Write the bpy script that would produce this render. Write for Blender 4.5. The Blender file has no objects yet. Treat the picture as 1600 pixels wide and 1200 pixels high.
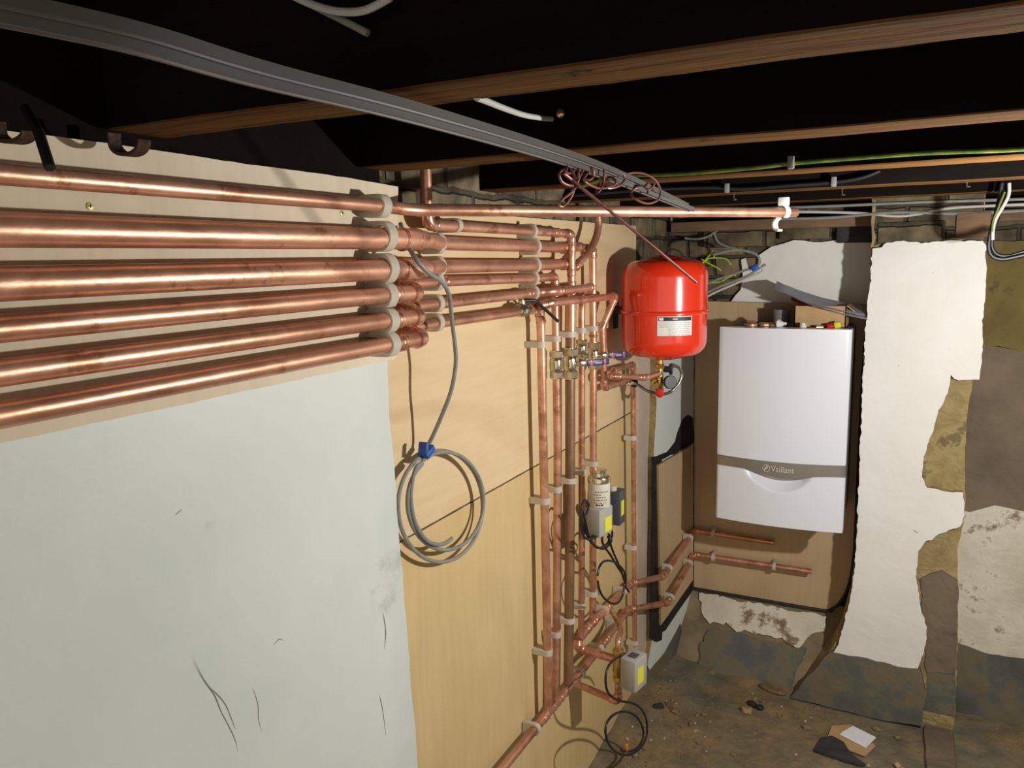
import bpy, bmesh, math, random
from mathutils import Vector, Matrix, noise
random.seed(7)
S = bpy.context.scene
C = S.collection

# ---------------------------------------------------------------- camera, world, light, exposure
ROT = Matrix(((0.89374, -0.05299, 0.44545), (0.44811, 0.15178, -0.88099), (-0.02092, 0.98699, 0.15942)))
cam_d = bpy.data.cameras.new('camera'); cam_d.sensor_width = 36; cam_d.lens = 27.45
cam_d.clip_start = 0.01; cam_d.clip_end = 50
cam = bpy.data.objects.new('camera', cam_d); C.objects.link(cam)
cam.matrix_world = ROT.to_4x4()
S.camera = cam
w = bpy.data.worlds.new('world'); S.world = w; w.use_nodes = True
w.node_tree.nodes['Background'].inputs[0].default_value = (1, .93, .82, 1)
w.node_tree.nodes['Background'].inputs[1].default_value = 1.0
ld = bpy.data.lights.new('work_lamp', 'POINT'); ld.energy = 66; ld.color = (1, .978, .935); ld.shadow_soft_size = .02
lo = bpy.data.objects.new('work_lamp', ld); C.objects.link(lo); lo.location = (.46, 1.64, -.17)
S.view_settings.view_transform = 'Standard'; S.view_settings.look = 'None'
S.view_settings.exposure = 0.0; S.view_settings.gamma = 1
S.view_settings.use_curve_mapping = False

FPX = 1220.0
def ray(x, y):
    return ROT @ Vector(((x-800)/FPX, (600-y)/FPX, -1.0))
def W(x, y, X=None, Y=None, Z=None, P=None):
    """measured point of the photograph on a known plane of the room"""
    r = ray(x, y)
    if X is not None: return r*(X/r.x)
    if Y is not None: return r*(Y/r.y)
    if Z is not None: return r*(Z/r.z)
    o, n = P
    return r*(o.dot(n)/r.dot(n))
def V(*a): return Vector(a)
FLOOR = -1.72

# ---------------------------------------------------------------- materials
def srgb(c):
    return tuple(((v/255)/12.92 if v/255 <= .04045 else ((v/255+.055)/1.055)**2.4) for v in c)+(1,)
def mk(name, c1, c2=None, rough=.6, metal=0, nscale=8, stretch=(1,1,1), bump=0, bscale=30, c3=None, c3pos=.62,
       coat=0, ndist=.0, detail=6, rvar=0, trans=0, sss=0, bump2=0, bscale2=5, lo=.35, hi=.65, c3scale=3.0, spec=.5):
    m = bpy.data.materials.new(name); m.use_nodes = True
    nt = m.node_tree; N = nt.nodes; L = nt.links; b = N['Principled BSDF']
    b.inputs['Roughness'].default_value = rough; b.inputs['Metallic'].default_value = metal
    b.inputs['Specular IOR Level'].default_value = spec
    if coat: b.inputs['Coat Weight'].default_value = coat; b.inputs['Coat Roughness'].default_value = .08
    if trans: b.inputs['Transmission Weight'].default_value = trans
    if sss:
        b.inputs['Subsurface Weight'].default_value = sss; b.inputs['Subsurface Radius'].default_value = (.01,.01,.01)
    if c2 is None:
        b.inputs['Base Color'].default_value = srgb(c1)
    tc = N.new('ShaderNodeTexCoord'); mp = N.new('ShaderNodeMapping'); mp.inputs['Scale'].default_value = stretch
    gp = N.new('ShaderNodeNewGeometry')
    L.new(gp.outputs['Position'] if name.startswith('copper') else tc.outputs['Object'], mp.inputs[0])
    if c2 is not None:
        n = N.new('ShaderNodeTexNoise'); n.inputs['Scale'].default_value = nscale; n.inputs['Detail'].default_value = detail
        n.inputs['Roughness'].default_value = .6; n.inputs['Distortion'].default_value = ndist
        L.new(mp.outputs[0], n.inputs['Vector'])
        r = N.new('ShaderNodeValToRGB'); r.color_ramp.elements[0].position = lo; r.color_ramp.elements[1].position = hi
        r.color_ramp.elements[0].color = srgb(c1); r.color_ramp.elements[1].color = srgb(c2)
        L.new(n.outputs['Fac'], r.inputs[0]); out = r.outputs[0]
        if c3 is not None:
            n3 = N.new('ShaderNodeTexNoise'); n3.inputs['Scale'].default_value = c3scale; n3.inputs['Detail'].default_value = 9
            n3.inputs['Roughness'].default_value = .7
            L.new(gp.outputs['Position'] if name.startswith('copper') else tc.outputs['Object'], n3.inputs['Vector'])
            r3 = N.new('ShaderNodeValToRGB'); r3.color_ramp.elements[0].position = c3pos; r3.color_ramp.elements[1].position = c3pos+.06
            r3.color_ramp.elements[0].color = (0,0,0,1); r3.color_ramp.elements[1].color = (1,1,1,1)
            L.new(n3.outputs['Fac'], r3.inputs[0])
            mx = N.new('ShaderNodeMixRGB'); mx.inputs[2].default_value = srgb(c3)
            L.new(r3.outputs[0], mx.inputs[0]); L.new(out, mx.inputs[1]); out = mx.outputs[0]
        L.new(out, b.inputs['Base Color'])
        if rvar:
            mr = N.new('ShaderNodeMapRange'); mr.inputs[3].default_value = rough-rvar; mr.inputs[4].default_value = rough+rvar
            L.new(n.outputs['Fac'], mr.inputs[0]); L.new(mr.outputs[0], b.inputs['Roughness'])
    if bump:
        nb = N.new('ShaderNodeTexNoise'); nb.inputs['Scale'].default_value = bscale; nb.inputs['Detail'].default_value = 8
        L.new(mp.outputs[0], nb.inputs['Vector'])
        bp = N.new('ShaderNodeBump'); bp.inputs['Strength'].default_value = bump; bp.inputs['Distance'].default_value = .01
        L.new(nb.outputs['Fac'], bp.inputs['Height'])
        if bump2:
            n2 = N.new('ShaderNodeTexNoise'); n2.inputs['Scale'].default_value = bscale2; n2.inputs['Detail'].default_value = 3
            n2.inputs['Distortion'].default_value = 1.2
            L.new(tc.outputs['Object'], n2.inputs['Vector'])
            b2 = N.new('ShaderNodeBump'); b2.inputs['Strength'].default_value = bump2; b2.inputs['Distance'].default_value = .05
            L.new(n2.outputs['Fac'], b2.inputs['Height']); L.new(b2.outputs[0], bp.inputs['Normal'])
        L.new(bp.outputs[0], b.inputs['Normal'])
    return m

M = {}
M['copper'] = mk('copper', (182,128,100), (232,176,146), .37, .66, 11, (1,.45,1), rvar=.11, c3=(170,116,88), c3pos=.56, c3scale=14, bump=.07, bscale=45, ndist=1)
M['copper_bright'] = mk('copper_bright', (216,158,130), (240,190,160), .27, .8, 18, rvar=.06, bump=.03, bscale=60)
M['copper_dull'] = mk('copper_dull', (120,92,70), (160,122,92), .5, .5, 22, (1,1,.4), rvar=.1, bump=.1, bscale=90)
M['capillary'] = mk('copper_capillary_metal', (112,66,56), (148,94,82), .4, .4, 30)
M['solder'] = mk('solder', (110,95,70), (160,130,90), .45, .7, 60)
M['brass'] = mk('brass', (190,155,80), (215,185,110), .28, .95, 30)
M['screw'] = mk('zinc_yellow', (206,190,110), None, .4, .3)
M['nickel'] = mk('nickel', (190,180,155), (220,212,190), .2, .95, 30)
M['clip'] = mk('clip_plastic', (222,216,202), (234,229,216), .4, 0, 20, sss=.25)
nt_ = M['clip'].node_tree; tr_ = nt_.nodes.new('ShaderNodeBsdfTranslucent'); tr_.inputs[0].default_value = srgb((236,228,210))
mx_ = nt_.nodes.new('ShaderNodeMixShader'); mx_.inputs[0].default_value = .42; ou_ = nt_.nodes['Material Output']
nt_.links.new(nt_.nodes['Principled BSDF'].outputs[0], mx_.inputs[1]); nt_.links.new(tr_.outputs[0], mx_.inputs[2]); nt_.links.new(mx_.outputs[0], ou_.inputs[0])
M['white_pipe_plastic'] = mk('bright_plastic', (240,240,236), None, .35)
def plywood(name, a, b_, c, flip=False, ang=.0):
    m = bpy.data.materials.new(name); m.use_nodes = True
    nt = m.node_tree; N = nt.nodes; L = nt.links; b = N['Principled BSDF']
    b.inputs['Roughness'].default_value = .62; b.inputs['Specular IOR Level'].default_value = .25
    tc = N.new('ShaderNodeTexCoord'); mp = N.new('ShaderNodeMapping')
    mp.inputs['Scale'].default_value = (1,.35,1.6) if not flip else (1.6,1,.35)
    mp.inputs['Rotation'].default_value = (ang,0,0)
    L.new(tc.outputs['Object'], mp.inputs[0])
    n0 = N.new('ShaderNodeTexNoise'); n0.inputs['Scale'].default_value = 1.6; n0.inputs['Detail'].default_value = 2
    L.new(mp.outputs[0], n0.inputs['Vector'])
    ml = N.new('ShaderNodeMath'); ml.operation = 'MULTIPLY'; ml.inputs[1].default_value = 34
    L.new(n0.outputs['Fac'], ml.inputs[0])
    fr = N.new('ShaderNodeMath'); fr.operation = 'SINE'; L.new(ml.outputs[0], fr.inputs[0])
    r = N.new('ShaderNodeValToRGB'); r.color_ramp.elements[0].color = srgb(a); r.color_ramp.elements[1].color = srgb(b_)
    r.color_ramp.elements[0].position = .0; r.color_ramp.elements[1].position = 1
    mr = N.new('ShaderNodeMapRange'); mr.inputs[1].default_value = -1; mr.inputs[2].default_value = -.2
    L.new(fr.outputs[0], mr.inputs[0]); L.new(mr.outputs[0], r.inputs[0])
    n1 = N.new('ShaderNodeTexNoise'); n1.inputs['Scale'].default_value = 3; n1.inputs['Detail'].default_value = 5
    L.new(tc.outputs['Object'], n1.inputs['Vector'])
    r1 = N.new('ShaderNodeValToRGB'); r1.color_ramp.elements[0].position = .4; r1.color_ramp.elements[1].position = .75
    r1.color_ramp.elements[0].color = (0,0,0,1); r1.color_ramp.elements[1].color = (1,1,1,1)
    L.new(n1.outputs['Fac'], r1.inputs[0])
    mx = N.new('ShaderNodeMixRGB'); mx.inputs[2].default_value = srgb(c)
    L.new(r1.outputs[0], mx.inputs[0]); L.new(r.outputs[0], mx.inputs[1])
    n2 = N.new('ShaderNodeTexNoise'); n2.inputs['Scale'].default_value = 60; n2.inputs['Detail'].default_value = 4
    mp2 = N.new('ShaderNodeMapping'); mp2.inputs['Scale'].default_value = (1,.1,1) if not flip else (1,1,.1)
    L.new(tc.outputs['Object'], mp2.inputs[0]); L.new(mp2.outputs[0], n2.inputs['Vector'])
    m2 = N.new('ShaderNodeMixRGB'); m2.blend_type = 'MULTIPLY'; m2.inputs[0].default_value = .12
    r2 = N.new('ShaderNodeValToRGB'); r2.color_ramp.elements[0].position = .3; r2.color_ramp.elements[1].position = .6
    r2.color_ramp.elements[0].color = (.5,.45,.4,1)
    L.new(n2.outputs['Fac'], r2.inputs[0]); L.new(mx.outputs[0], m2.inputs[1]); L.new(r2.outputs[0], m2.inputs[2])
    L.new(m2.outputs[0], b.inputs['Base Color'])
    bp = N.new('ShaderNodeBump'); bp.inputs['Strength'].default_value = .08; bp.inputs['Distance'].default_value = .005
    L.new(n2.outputs['Fac'], bp.inputs['Height']); L.new(bp.outputs[0], b.inputs['Normal'])
    return m
M['ply_front'] = plywood('plywood_pale', (216,202,176), (222,208,184), (218,202,174), True)
M['ply_upper'] = plywood('plywood_figured', (208,180,138), (218,192,150), (222,198,158), False, .35)
M['ply_lower'] = plywood('plywood_plain', (208,182,132), (214,188,138), (206,178,124), True)
M['ply_alcove'] = plywood('plywood_alcove', (186,160,124), (194,168,132), (190,162,126), True)
M['ply_edge'] = mk('plywood_edge', (150,118,78), (190,158,112), .7, 0, 120, (1,1,6))
M['plaster_left'] = mk('painted_plaster_near', (208,215,210), (217,222,217), .5, 0, 2.5, bump=.10, bscale=24, bump2=.03, bscale2=4, c3=(194,200,195), c3pos=.64)
M['plaster_white'] = mk('painted_plaster_white', (228,225,218), (236,234,229), .55, 0, 3, bump=.26, bscale=13, bump2=.07, bscale2=7, c3=(214,207,194), c3pos=.68)
M['plaster_bottom'] = mk('worn_white_plaster', (200,190,168), (226,220,204), .7, 0, 5, bump=.5, bscale=26, bump2=.12, bscale2=9, c3=(128,108,80), c3pos=.56, c3scale=5)
M['plaster_pink'] = mk('bare_plaster', (188,170,152), (206,190,172), .75, 0, 5, bump=.3, bscale=30, c3=(160,140,118), c3pos=.64)
M['ochre'] = mk('ochre_mortar', (140,122,80), (176,156,108), .9, 0, 9, bump=.8, bscale=18, bump2=.5, bscale2=10, c3=(120,106,74), c3pos=.55, c3scale=9)
M['ochre_dark'] = mk('ochre_distemper', (98,84,42), (124,106,56), .85, 0, 5, bump=.5, bscale=20, c3=(80,66,38), c3pos=.55)
M['brown_render'] = mk('brown_render', (96,84,70), (124,108,90), .9, 0, 4, bump=.5, bscale=16, bump2=.4, bscale2=6, c3=(74,60,46), c3pos=.62)
M['grey_base'] = mk('grey_floor_paint', (80,82,76), (106,107,98), .7, 0, 5, bump=.4, bscale=14, bump2=.12, bscale2=6, c3=(112,102,80), c3pos=.50, c3scale=5)
M['brown_damp'] = mk('damp_brown_plaster', (112,98,74), (146,128,98), .8, 0, 8, bump=.6, bscale=18, c3=(190,176,150), c3pos=.66, c3scale=7)
M['tar'] = mk('black_bitumen', (22,22,24), (36,36,36), .6, 0, 30, bump=.5, bscale=60)
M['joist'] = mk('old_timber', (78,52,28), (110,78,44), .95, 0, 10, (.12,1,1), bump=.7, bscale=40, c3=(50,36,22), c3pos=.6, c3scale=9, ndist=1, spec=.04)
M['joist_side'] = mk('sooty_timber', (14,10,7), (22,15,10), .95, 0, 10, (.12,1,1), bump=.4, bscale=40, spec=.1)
M['boards'] = mk('black_boards', (10,8,6), (16,12,9), .95, 0, 12, spec=.05)  # near-black ceiling boards
M['plate'] = mk('timber_plate', (96,74,52), (140,112,84), .85, 0, 12, (.2,1,1), bump=.6, bscale=40)
M['plastic_dark'] = mk('black_plastic', (20,20,22), None, .4)
M['cable_grey'] = mk('grey_cable', (128,128,122), (142,142,136), .5, 0, 40)
M['cable_black'] = mk('black_cable', (24,26,30), None, .42)
M['cable_earth'] = mk('earth_cable', (52,84,22), (112,118,34), .5, 0, 30)
M['cable_yellow'] = mk('yellow_cable', (200,205,60), (150,190,50), .5, 0, 30)
M['cable_white'] = mk('white_cable', (190,190,184), None, .5)
M['tape_blue'] = mk('blue_tape', (22,72,150), (30,90,176), .5, 0, 30)
M['orange'] = mk('orange_plastic', (226,120,40), None, .5)
M['trunk'] = mk('grey_plastic_channel', (58,56,50), (70,67,60), .5, 0, 12, (1,.2,1))
M['iron'] = mk('rusty_iron', (46,34,26), (84,58,42), .75, .4, 50, bump=.4, bscale=80)
M['black_iron'] = mk('black_iron', (26,24,22), (44,40,34), .55, .5, 50)
M['red'] = mk('red_enamel', (222,50,22), (228,56,26), .22, 0, 3, coat=.6)
M['red_cap'] = mk('red_plastic', (205,30,20), None, .35)
M['label_white'] = mk('label_white', (225,222,218), None, .4)
M['ink'] = mk('label_ink', (24,24,26), None, .5)
M['ink_grey'] = mk('label_small_print', (150,148,146), None, .5)
M['boiler'] = mk('boiler_white', (224,228,236), None, .3, 0, coat=.2)
M['boiler_band'] = mk('silver_band', (150,144,136), (158,152,144), .3, .6, 4)
M['logo'] = mk('logo_silver', (206,202,194), None, .5, 0)
M['boiler_grey'] = mk('boiler_casing', (128,128,126), None, .45)
M['boiler_dark'] = mk('boiler_top', (60,58,54), None, .6)
M['card'] = mk('cardboard', (178,146,104), (188,156,114), .8, 0, 14)
M['paper'] = mk('paper', (246,246,248), (236,236,242), .6, 0, 10)
M['brochure'] = mk('red_brochure', (170,60,48), None, .5)
M['device_grey'] = mk('grey_box', (170,166,158), None, .45)
M['device_white'] = mk('cream_cylinder', (214,208,192), (204,196,178), .5, 0, 20)
M['device_dark'] = mk('dark_grey_box', (70,76,82), None, .45)
M['sticker'] = mk('yellow_sticker', (226,220,50), None, .5)
M['steel'] = mk('braided_steel', (170,168,158), (110,108,98), .35, .9, 220)
M['lever'] = mk('lever_blue_sleeve', (44,40,92), (60,54,110), .4, 0, 40)
M['lever_pink'] = mk('lever_pink_band', (176,90,110), None, .4)
M['stone'] = mk('debris', (110,96,70), (146,128,96), .9, 0, 30, bump=.5, bscale=50)
M['stone_dark'] = mk('slate', (44,44,42), (60,58,54), .8, 0, 20, bump=.4, bscale=40)
M['chip_white'] = mk('paint_flake', (190,182,164), None, .8)
M['crease'] = mk('crease_grey', (150,142,126), None, .9)
M['crack'] = mk('crack_grey', (150,152,146), None, .9)
M['room_far'] = mk('dull_whitewash', (190,184,168), (206,198,180), .8, 0, 3)
# rubble brick
def brick_mat(name, dims=(.23,.08), axis='X', cols=((92,84,68),(122,110,88),(70,64,52))):
    m = bpy.data.materials.new(name); m.use_nodes = True
    nt = m.node_tree; N = nt.nodes; L = nt.links; b = N['Principled BSDF']; b.inputs['Roughness'].default_value = .9
    tc = N.new('ShaderNodeTexCoord'); sp = N.new('ShaderNodeSeparateXYZ'); cb = N.new('ShaderNodeCombineXYZ')
    L.new(tc.outputs['Object'], sp.inputs[0]); L.new(sp.outputs[axis], cb.inputs[0]); L.new(sp.outputs['Z'], cb.inputs[1])
    nd = N.new('ShaderNodeTexNoise'); nd.inputs['Scale'].default_value = 9; nd.inputs['Detail'].default_value = 4; L.new(tc.outputs['Object'], nd.inputs['Vector'])
    vm = N.new('ShaderNodeVectorMath'); vm.operation = 'MULTIPLY_ADD'; vm.inputs[1].default_value = (.03,.03,.03)
    L.new(nd.outputs['Color'], vm.inputs[0]); L.new(cb.outputs[0], vm.inputs[2])
    br = N.new('ShaderNodeTexBrick'); br.inputs['Scale'].default_value = 1; br.inputs['Brick Width'].default_value = dims[0]; br.inputs['Row Height'].default_value = dims[1]
    br.inputs['Mortar Size'].default_value = .009; br.inputs['Mortar Smooth'].default_value = .6
    br.inputs['Color1'].default_value = srgb(cols[0]); br.inputs['Color2'].default_value = srgb(cols[1]); br.inputs['Mortar'].default_value = srgb(cols[2])
    L.new(vm.outputs[0], br.inputs['Vector'])
    n1 = N.new('ShaderNodeTexNoise'); n1.inputs['Scale'].default_value = 14; n1.inputs['Detail'].default_value = 8; L.new(tc.outputs['Object'], n1.inputs['Vector'])
    r1 = N.new('ShaderNodeValToRGB'); r1.color_ramp.elements[0].position = .35; r1.color_ramp.elements[1].position = .72
    r1.color_ramp.elements[0].color = (.45,.43,.4,1); r1.color_ramp.elements[1].color = (1.5,1.45,1.3,1)
    L.new(n1.outputs['Fac'], r1.inputs[0])
    mx = N.new('ShaderNodeMixRGB'); mx.blend_type = 'MULTIPLY'; mx.inputs[0].default_value = 1
    L.new(br.outputs['Color'], mx.inputs[1]); L.new(r1.outputs[0], mx.inputs[2]); L.new(mx.outputs[0], b.inputs['Base Color'])
    ad = N.new('ShaderNodeMath'); ad.operation = 'MULTIPLY_ADD'; ad.inputs[1].default_value = -1.2
    L.new(br.outputs['Fac'], ad.inputs[0]); L.new(n1.outputs['Fac'], ad.inputs[2])
    bp = N.new('ShaderNodeBump'); bp.inputs['Strength'].default_value = .9; bp.inputs['Distance'].default_value = .015
    L.new(ad.outputs[0], bp.inputs['Height']); L.new(bp.outputs[0], b.inputs['Normal'])
    return m
M['brick_back'] = brick_mat('grimy_brick', axis='X')
M['brick_side'] = brick_mat('grimy_brick_side', axis='Y')
def floor_mat():
    m = bpy.data.materials.new('dirty_concrete'); m.use_nodes = True
    nt = m.node_tree; N = nt.nodes; L = nt.links; b = N['Principled BSDF']; b.inputs['Roughness'].default_value = .8
    tc = N.new('ShaderNodeTexCoord')
    def nz(s, d, lo, hi, c1, c2):
        n = N.new('ShaderNodeTexNoise'); n.inputs['Scale'].default_value = s; n.inputs['Detail'].default_value = d; n.inputs['Roughness'].default_value = .65
        L.new(tc.outputs['Object'], n.inputs['Vector'])
        r = N.new('ShaderNodeValToRGB'); r.color_ramp.elements[0].position = lo; r.color_ramp.elements[1].position = hi
        r.color_ramp.elements[0].color = c1; r.color_ramp.elements[1].color = c2
        L.new(n.outputs['Fac'], r.inputs[0]); return r.outputs[0], n.outputs['Fac']
    a, fa = nz(2.6, 8, .42, .6, srgb((122,118,102)), srgb((146,126,92)))
    bb, fb = nz(11, 8, .3, .75, (.55,.55,.55,1), (1.25,1.2,1.1,1))
    mx = N.new('ShaderNodeMixRGB'); mx.blend_type = 'MULTIPLY'; mx.inputs[0].default_value = 1; L.new(a, mx.inputs[1]); L.new(bb, mx.inputs[2])
    c, fc = nz(48, 3, .68, .72, (0,0,0,1), (1,1,1,1))
    m2 = N.new('ShaderNodeMixRGB'); m2.inputs[2].default_value = srgb((150,132,98)); L.new(c, m2.inputs[0]); L.new(mx.outputs[0], m2.inputs[1])
    L.new(m2.outputs[0], b.inputs['Base Color'])
    bp = N.new('ShaderNodeBump'); bp.inputs['Strength'].default_value = .7; bp.inputs['Distance'].default_value = .02
    L.new(fb, bp.inputs['Height']); L.new(bp.outputs[0], b.inputs['Normal'])
    return m
M['floor'] = floor_mat()

# ---------------------------------------------------------------- helpers
def finish(name, bm, mat, L=None, parent=None, smooth=True, auto=35):
    L = Vector(L) if L is not None else Vector((0,0,0))
    for v in bm.verts: v.co -= L
    bmesh.ops.recalc_face_normals(bm, faces=bm.faces)
    me = bpy.data.meshes.new(name); bm.to_mesh(me); bm.free()
    if not isinstance(mat, (list, tuple)): mat = [mat]
    for m in mat: me.materials.append(m)
    if smooth:
        for p in me.polygons: p.use_smooth = True
        me.set_sharp_from_angle(angle=math.radians(auto))
    o = bpy.data.objects.new(name, me); C.objects.link(o)
    if parent is not None: o.parent = parent
    else: o.location = L
    return o
def tag(o, label=None, cat=None, group=None, kind=None):
    if label: o['label'] = label
    if cat: o['category'] = cat
    if group: o['group'] = group
    if kind: o['kind'] = kind
    return o
class Thing:
    def __init__(s, name, label, cat, loc, group=None, kind=None):
        s.L = Vector(loc); s.o = bpy.data.objects.new(name, None); C.objects.link(s.o); s.o.location = s.L
        s.o.empty_display_size = .05
        tag(s.o, label, cat, group, kind)
    def part(s, name, bm, mat, parent=None, label=None, **k):
        o = finish(name, bm, mat, s.L, parent or s.o, **k)
        if label: o['label'] = label
        return o
def solo(name, bm, mat, label, cat, loc=None, group=None, kind=None, **k):
    if loc is None:
        n = len(bm.verts); loc = sum((v.co for v in bm.verts), Vector())/n
        loc.z = min(v.co.z for v in bm.verts)
    return tag(finish(name, bm, mat, loc, None, **k), label, cat, group, kind)
def B(): return bmesh.new()

def box(bm, lo, hi, bevel=0, mat=None, seg=2, mi=0):
    lo, hi = Vector(lo), Vector(hi); n0 = set(bm.verts)
    vs = [bm.verts.new((x,y,z)) for x in (lo.x,hi.x) for y in (lo.y,hi.y) for z in (lo.z,hi.z)]
    fs = [(0,1,3,2),(4,6,7,5),(0,4,5,1),(2,3,7,6),(0,2,6,4),(1,5,7,3)]
    F = [bm.faces.new([vs[i] for i in f]) for f in fs]
    for f in F: f.material_index = mi
    if mat is not None:
        for v in vs: v.co = mat @ v.co
    if bevel:
        es = list({e for f in F for e in f.edges})
        r = bmesh.ops.bevel(bm, geom=es, offset=bevel, segments=seg, affect='EDGES', profile=.5)
        for f in r['faces']: f.material_index = mi
    return bm
def frame(t):
    t = t.normalized(); a = Vector((0,0,1)) if abs(t.z) < .9 else Vector((0,1,0))
    u = t.cross(a).normalized(); return u, t.cross(u).normalized()
def tube(bm, pts, r, n=16, caps=True, hollow=0, rs=None, flat=1.0):
    pts = [Vector(p) for p in pts]
    T = []
    for i in range(len(pts)):
        a = pts[max(i-1,0)]; b = pts[min(i+1,len(pts)-1)]
        d = (b-a); T.append(d.normalized() if d.length > 1e-9 else Vector((0,0,1)))
    u, v = frame(T[0]); rings = []
    for i, p in enumerate(pts):
        if i:
            ax = T[i-1].cross(T[i])
            if ax.length > 1e-7:
                q = Matrix.Rotation(T[i-1].angle(T[i]), 3, ax.normalized()); u = q @ u; v = q @ v
        rr = rs[i] if rs else r
        rings.append([bm.verts.new(p+(u*math.cos(2*math.pi*k/n)*flat+v*math.sin(2*math.pi*k/n))*rr) for k in range(n)])
    for a, b in zip(rings, rings[1:]):
        for k in range(n): bm.faces.new((a[k], a[(k+1)%n], b[(k+1)%n], b[k]))
    if caps:
        bm.faces.new(rings[0])
        if hollow:
            e = rings[-1]; c = pts[-1]; t = T[-1]
            r1 = [bm.verts.new(c+(x.co-c)*.82) for x in e]
            r2 = [bm.verts.new(x.co-t*hollow) for x in r1]
            for a, b in ((e,r1),(r1,r2)):
                for k in range(n): bm.faces.new((a[k], a[(k+1)%n], b[(k+1)%n], b[k]))
            bm.faces.new(r2)
        else: bm.faces.new(rings[-1])
    return bm
def fillet(pts, r, n=8):
    pts = [Vector(p) for p in pts]; out = [pts[0]]; arcs = []
    for i in range(1, len(pts)-1):
        p = pts[i]; a = (pts[i-1]-p); b = (pts[i+1]-p); la, lb = a.length, b.length; a.normalize(); b.normalize()
        th = a.angle(b)
        if math.pi-th < .03: out.append(p); continue
        d = r/math.tan(th/2); d = min(d, la*.48, lb*.48); rr = d*math.tan(th/2)
        c = p+(a+b).normalized()*(rr/math.sin(th/2)); s = p+a*d; e = p+b*d
        ax = (s-c).cross(e-c).normalized(); ang = (s-c).angle(e-c)
        arc = [c+Matrix.Rotation(ang*k/n, 3, ax) @ (s-c) for k in range(n+1)]
        out += arc; arcs.append((arc, a, b))
    out.append(pts[-1]); return out, arcs
def crv(pts, n=8, closed=False):
    P = [Vector(p) for p in pts]; out = []
    m = len(P)
    for i in range(m-1):
        p0 = P[max(i-1,0)]; p1 = P[i]; p2 = P[i+1]; p3 = P[min(i+2,m-1)]
        for k in range(n):
            t = k/n
            out.append(.5*((2*p1)+(p2-p0)*t+(2*p0-5*p1+4*p2-p3)*t*t+(3*p1-p0-3*p2+p3)*t**3))
    out.append(P[-1]); return out
def lathe(bm, prof, c, axis=(0,0,1), n=40, mi=0):
    c = Vector(c); ax = Vector(axis).normalized(); u, v = frame(ax); rings = []
    for r, h in prof:
        if r < 1e-5: rings.append([bm.verts.new(c+ax*h)])
        else: rings.append([bm.verts.new(c+ax*h+(u*math.cos(2*math.pi*k/n)+v*math.sin(2*math.pi*k/n))*r) for k in range(n)])
    for a, b in zip(rings, rings[1:]):
        for k in range(n):
            k2 = (k+1)%n
            if len(a) == 1 and len(b) == 1: continue
            if len(a) == 1: f = bm.faces.new((a[0], b[k2], b[k]))
            elif len(b) == 1: f = bm.faces.new((a[k], a[k2], b[0]))
            else: f = bm.faces.new((a[k], a[k2], b[k2], b[k]))
            f.material_index = mi
    if len(rings[0]) > 1: bm.faces.new(rings[0]).material_index = mi
    if len(rings[-1]) > 1: bm.faces.new(rings[-1]).material_index = mi
    return bm
def rag(pts, step=.03, amp=.006, seed=0):
    out = []
    n = len(pts)
    for i in range(n):
        a = pts[i]; b = pts[(i+1)%n]; k = max(1, int((b-a).length/step))
        for j in range(k):
            p = a.lerp(b, j/k); d = Vector()
            for fq, am in ((14,.7),(52,.9),(120,.6)):
                q = p*fq+Vector((seed,0,0)); d += Vector((noise.noise(q), noise.noise(q+Vector((9,9,9))), noise.noise(q+Vector((31,7,2)))))*am
            out.append(p+d*amp*1.1)
    return out
def slab(bm, pts, nrm, th, mi=0, mi_side=None):
    """polygon (front face) extruded by th against nrm; pts are the front outline"""
    nrm = Vector(nrm).normalized(); c = pts[0]
    pts = [p-nrm*((p-c).dot(nrm)) for p in pts]
    f = [bm.verts.new(p) for p in pts]; b = [bm.verts.new(p-nrm*th) for p in pts]
    from mathutils.geometry import tessellate_polygon
    for a_,b_,c_ in tessellate_polygon([pts]):
        for q in ((f[a_],f[b_],f[c_]),(b[a_],b[c_],b[b_])):
            try: bm.faces.new(q).material_index = mi
            except ValueError: pass
    for i in range(len(f)):
        j = (i+1)%len(f)
        s = bm.faces.new((f[i], b[i], b[j], f[j])); s.material_index = mi if mi_side is None else mi_side
    return bm
def blob(bm, c, r, sc=(1,1,1), amp=.25, seed=0, sub=2):
    res = bmesh.ops.create_icosphere(bm, subdivisions=sub, radius=1)
    for v in res['verts']:
        d = v.co.normalized(); k = 1+amp*noise.noise(d*2+Vector((seed*3.7,seed,0)))*2
        v.co = Vector((d.x*sc[0], d.y*sc[1], d.z*sc[2]))*r*k+Vector(c)

# ================================================================= THE ROOM
# floor
bm = B(); nx, ny = 110, 150; x0, x1, y0, y1 = -.95, 2.4, -1.6, 3.45; G = []
for j in range(ny+1):
    row = []
    for i in range(nx+1):
        x = x0+(x1-x0)*i/nx; y = y0+(y1-y0)*j/ny
        z = FLOOR+.010*noise.noise(Vector((x*3,y*3,0)))+.005*noise.noise(Vector((x*14,y*14,5)))
        dw = max(0, 1-(x+.86)/.22)*max(0, min(1,(y-2.2)/.4)); z += .025*dw*(1+.6*noise.noise(Vector((x*9,y*9,1))))
        da = max(0, 1-(3.15-y)/.22)*(1 if x < -.2 else max(0,1-(x+.2)/.2)); z += .03*da*(1+.7*noise.noise(Vector((x*11,y*11,1)))) if y > 2.9 else 0
        row.append(bm.verts.new((x,y,z)))
    G.append(row)
for j in range(ny):
    for i in range(nx): bm.faces.new((G[j][i],G[j][i+1],G[j+1][i+1],G[j+1][i]))
tag(finish('floor', bm, M['floor']), kind='structure')
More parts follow.
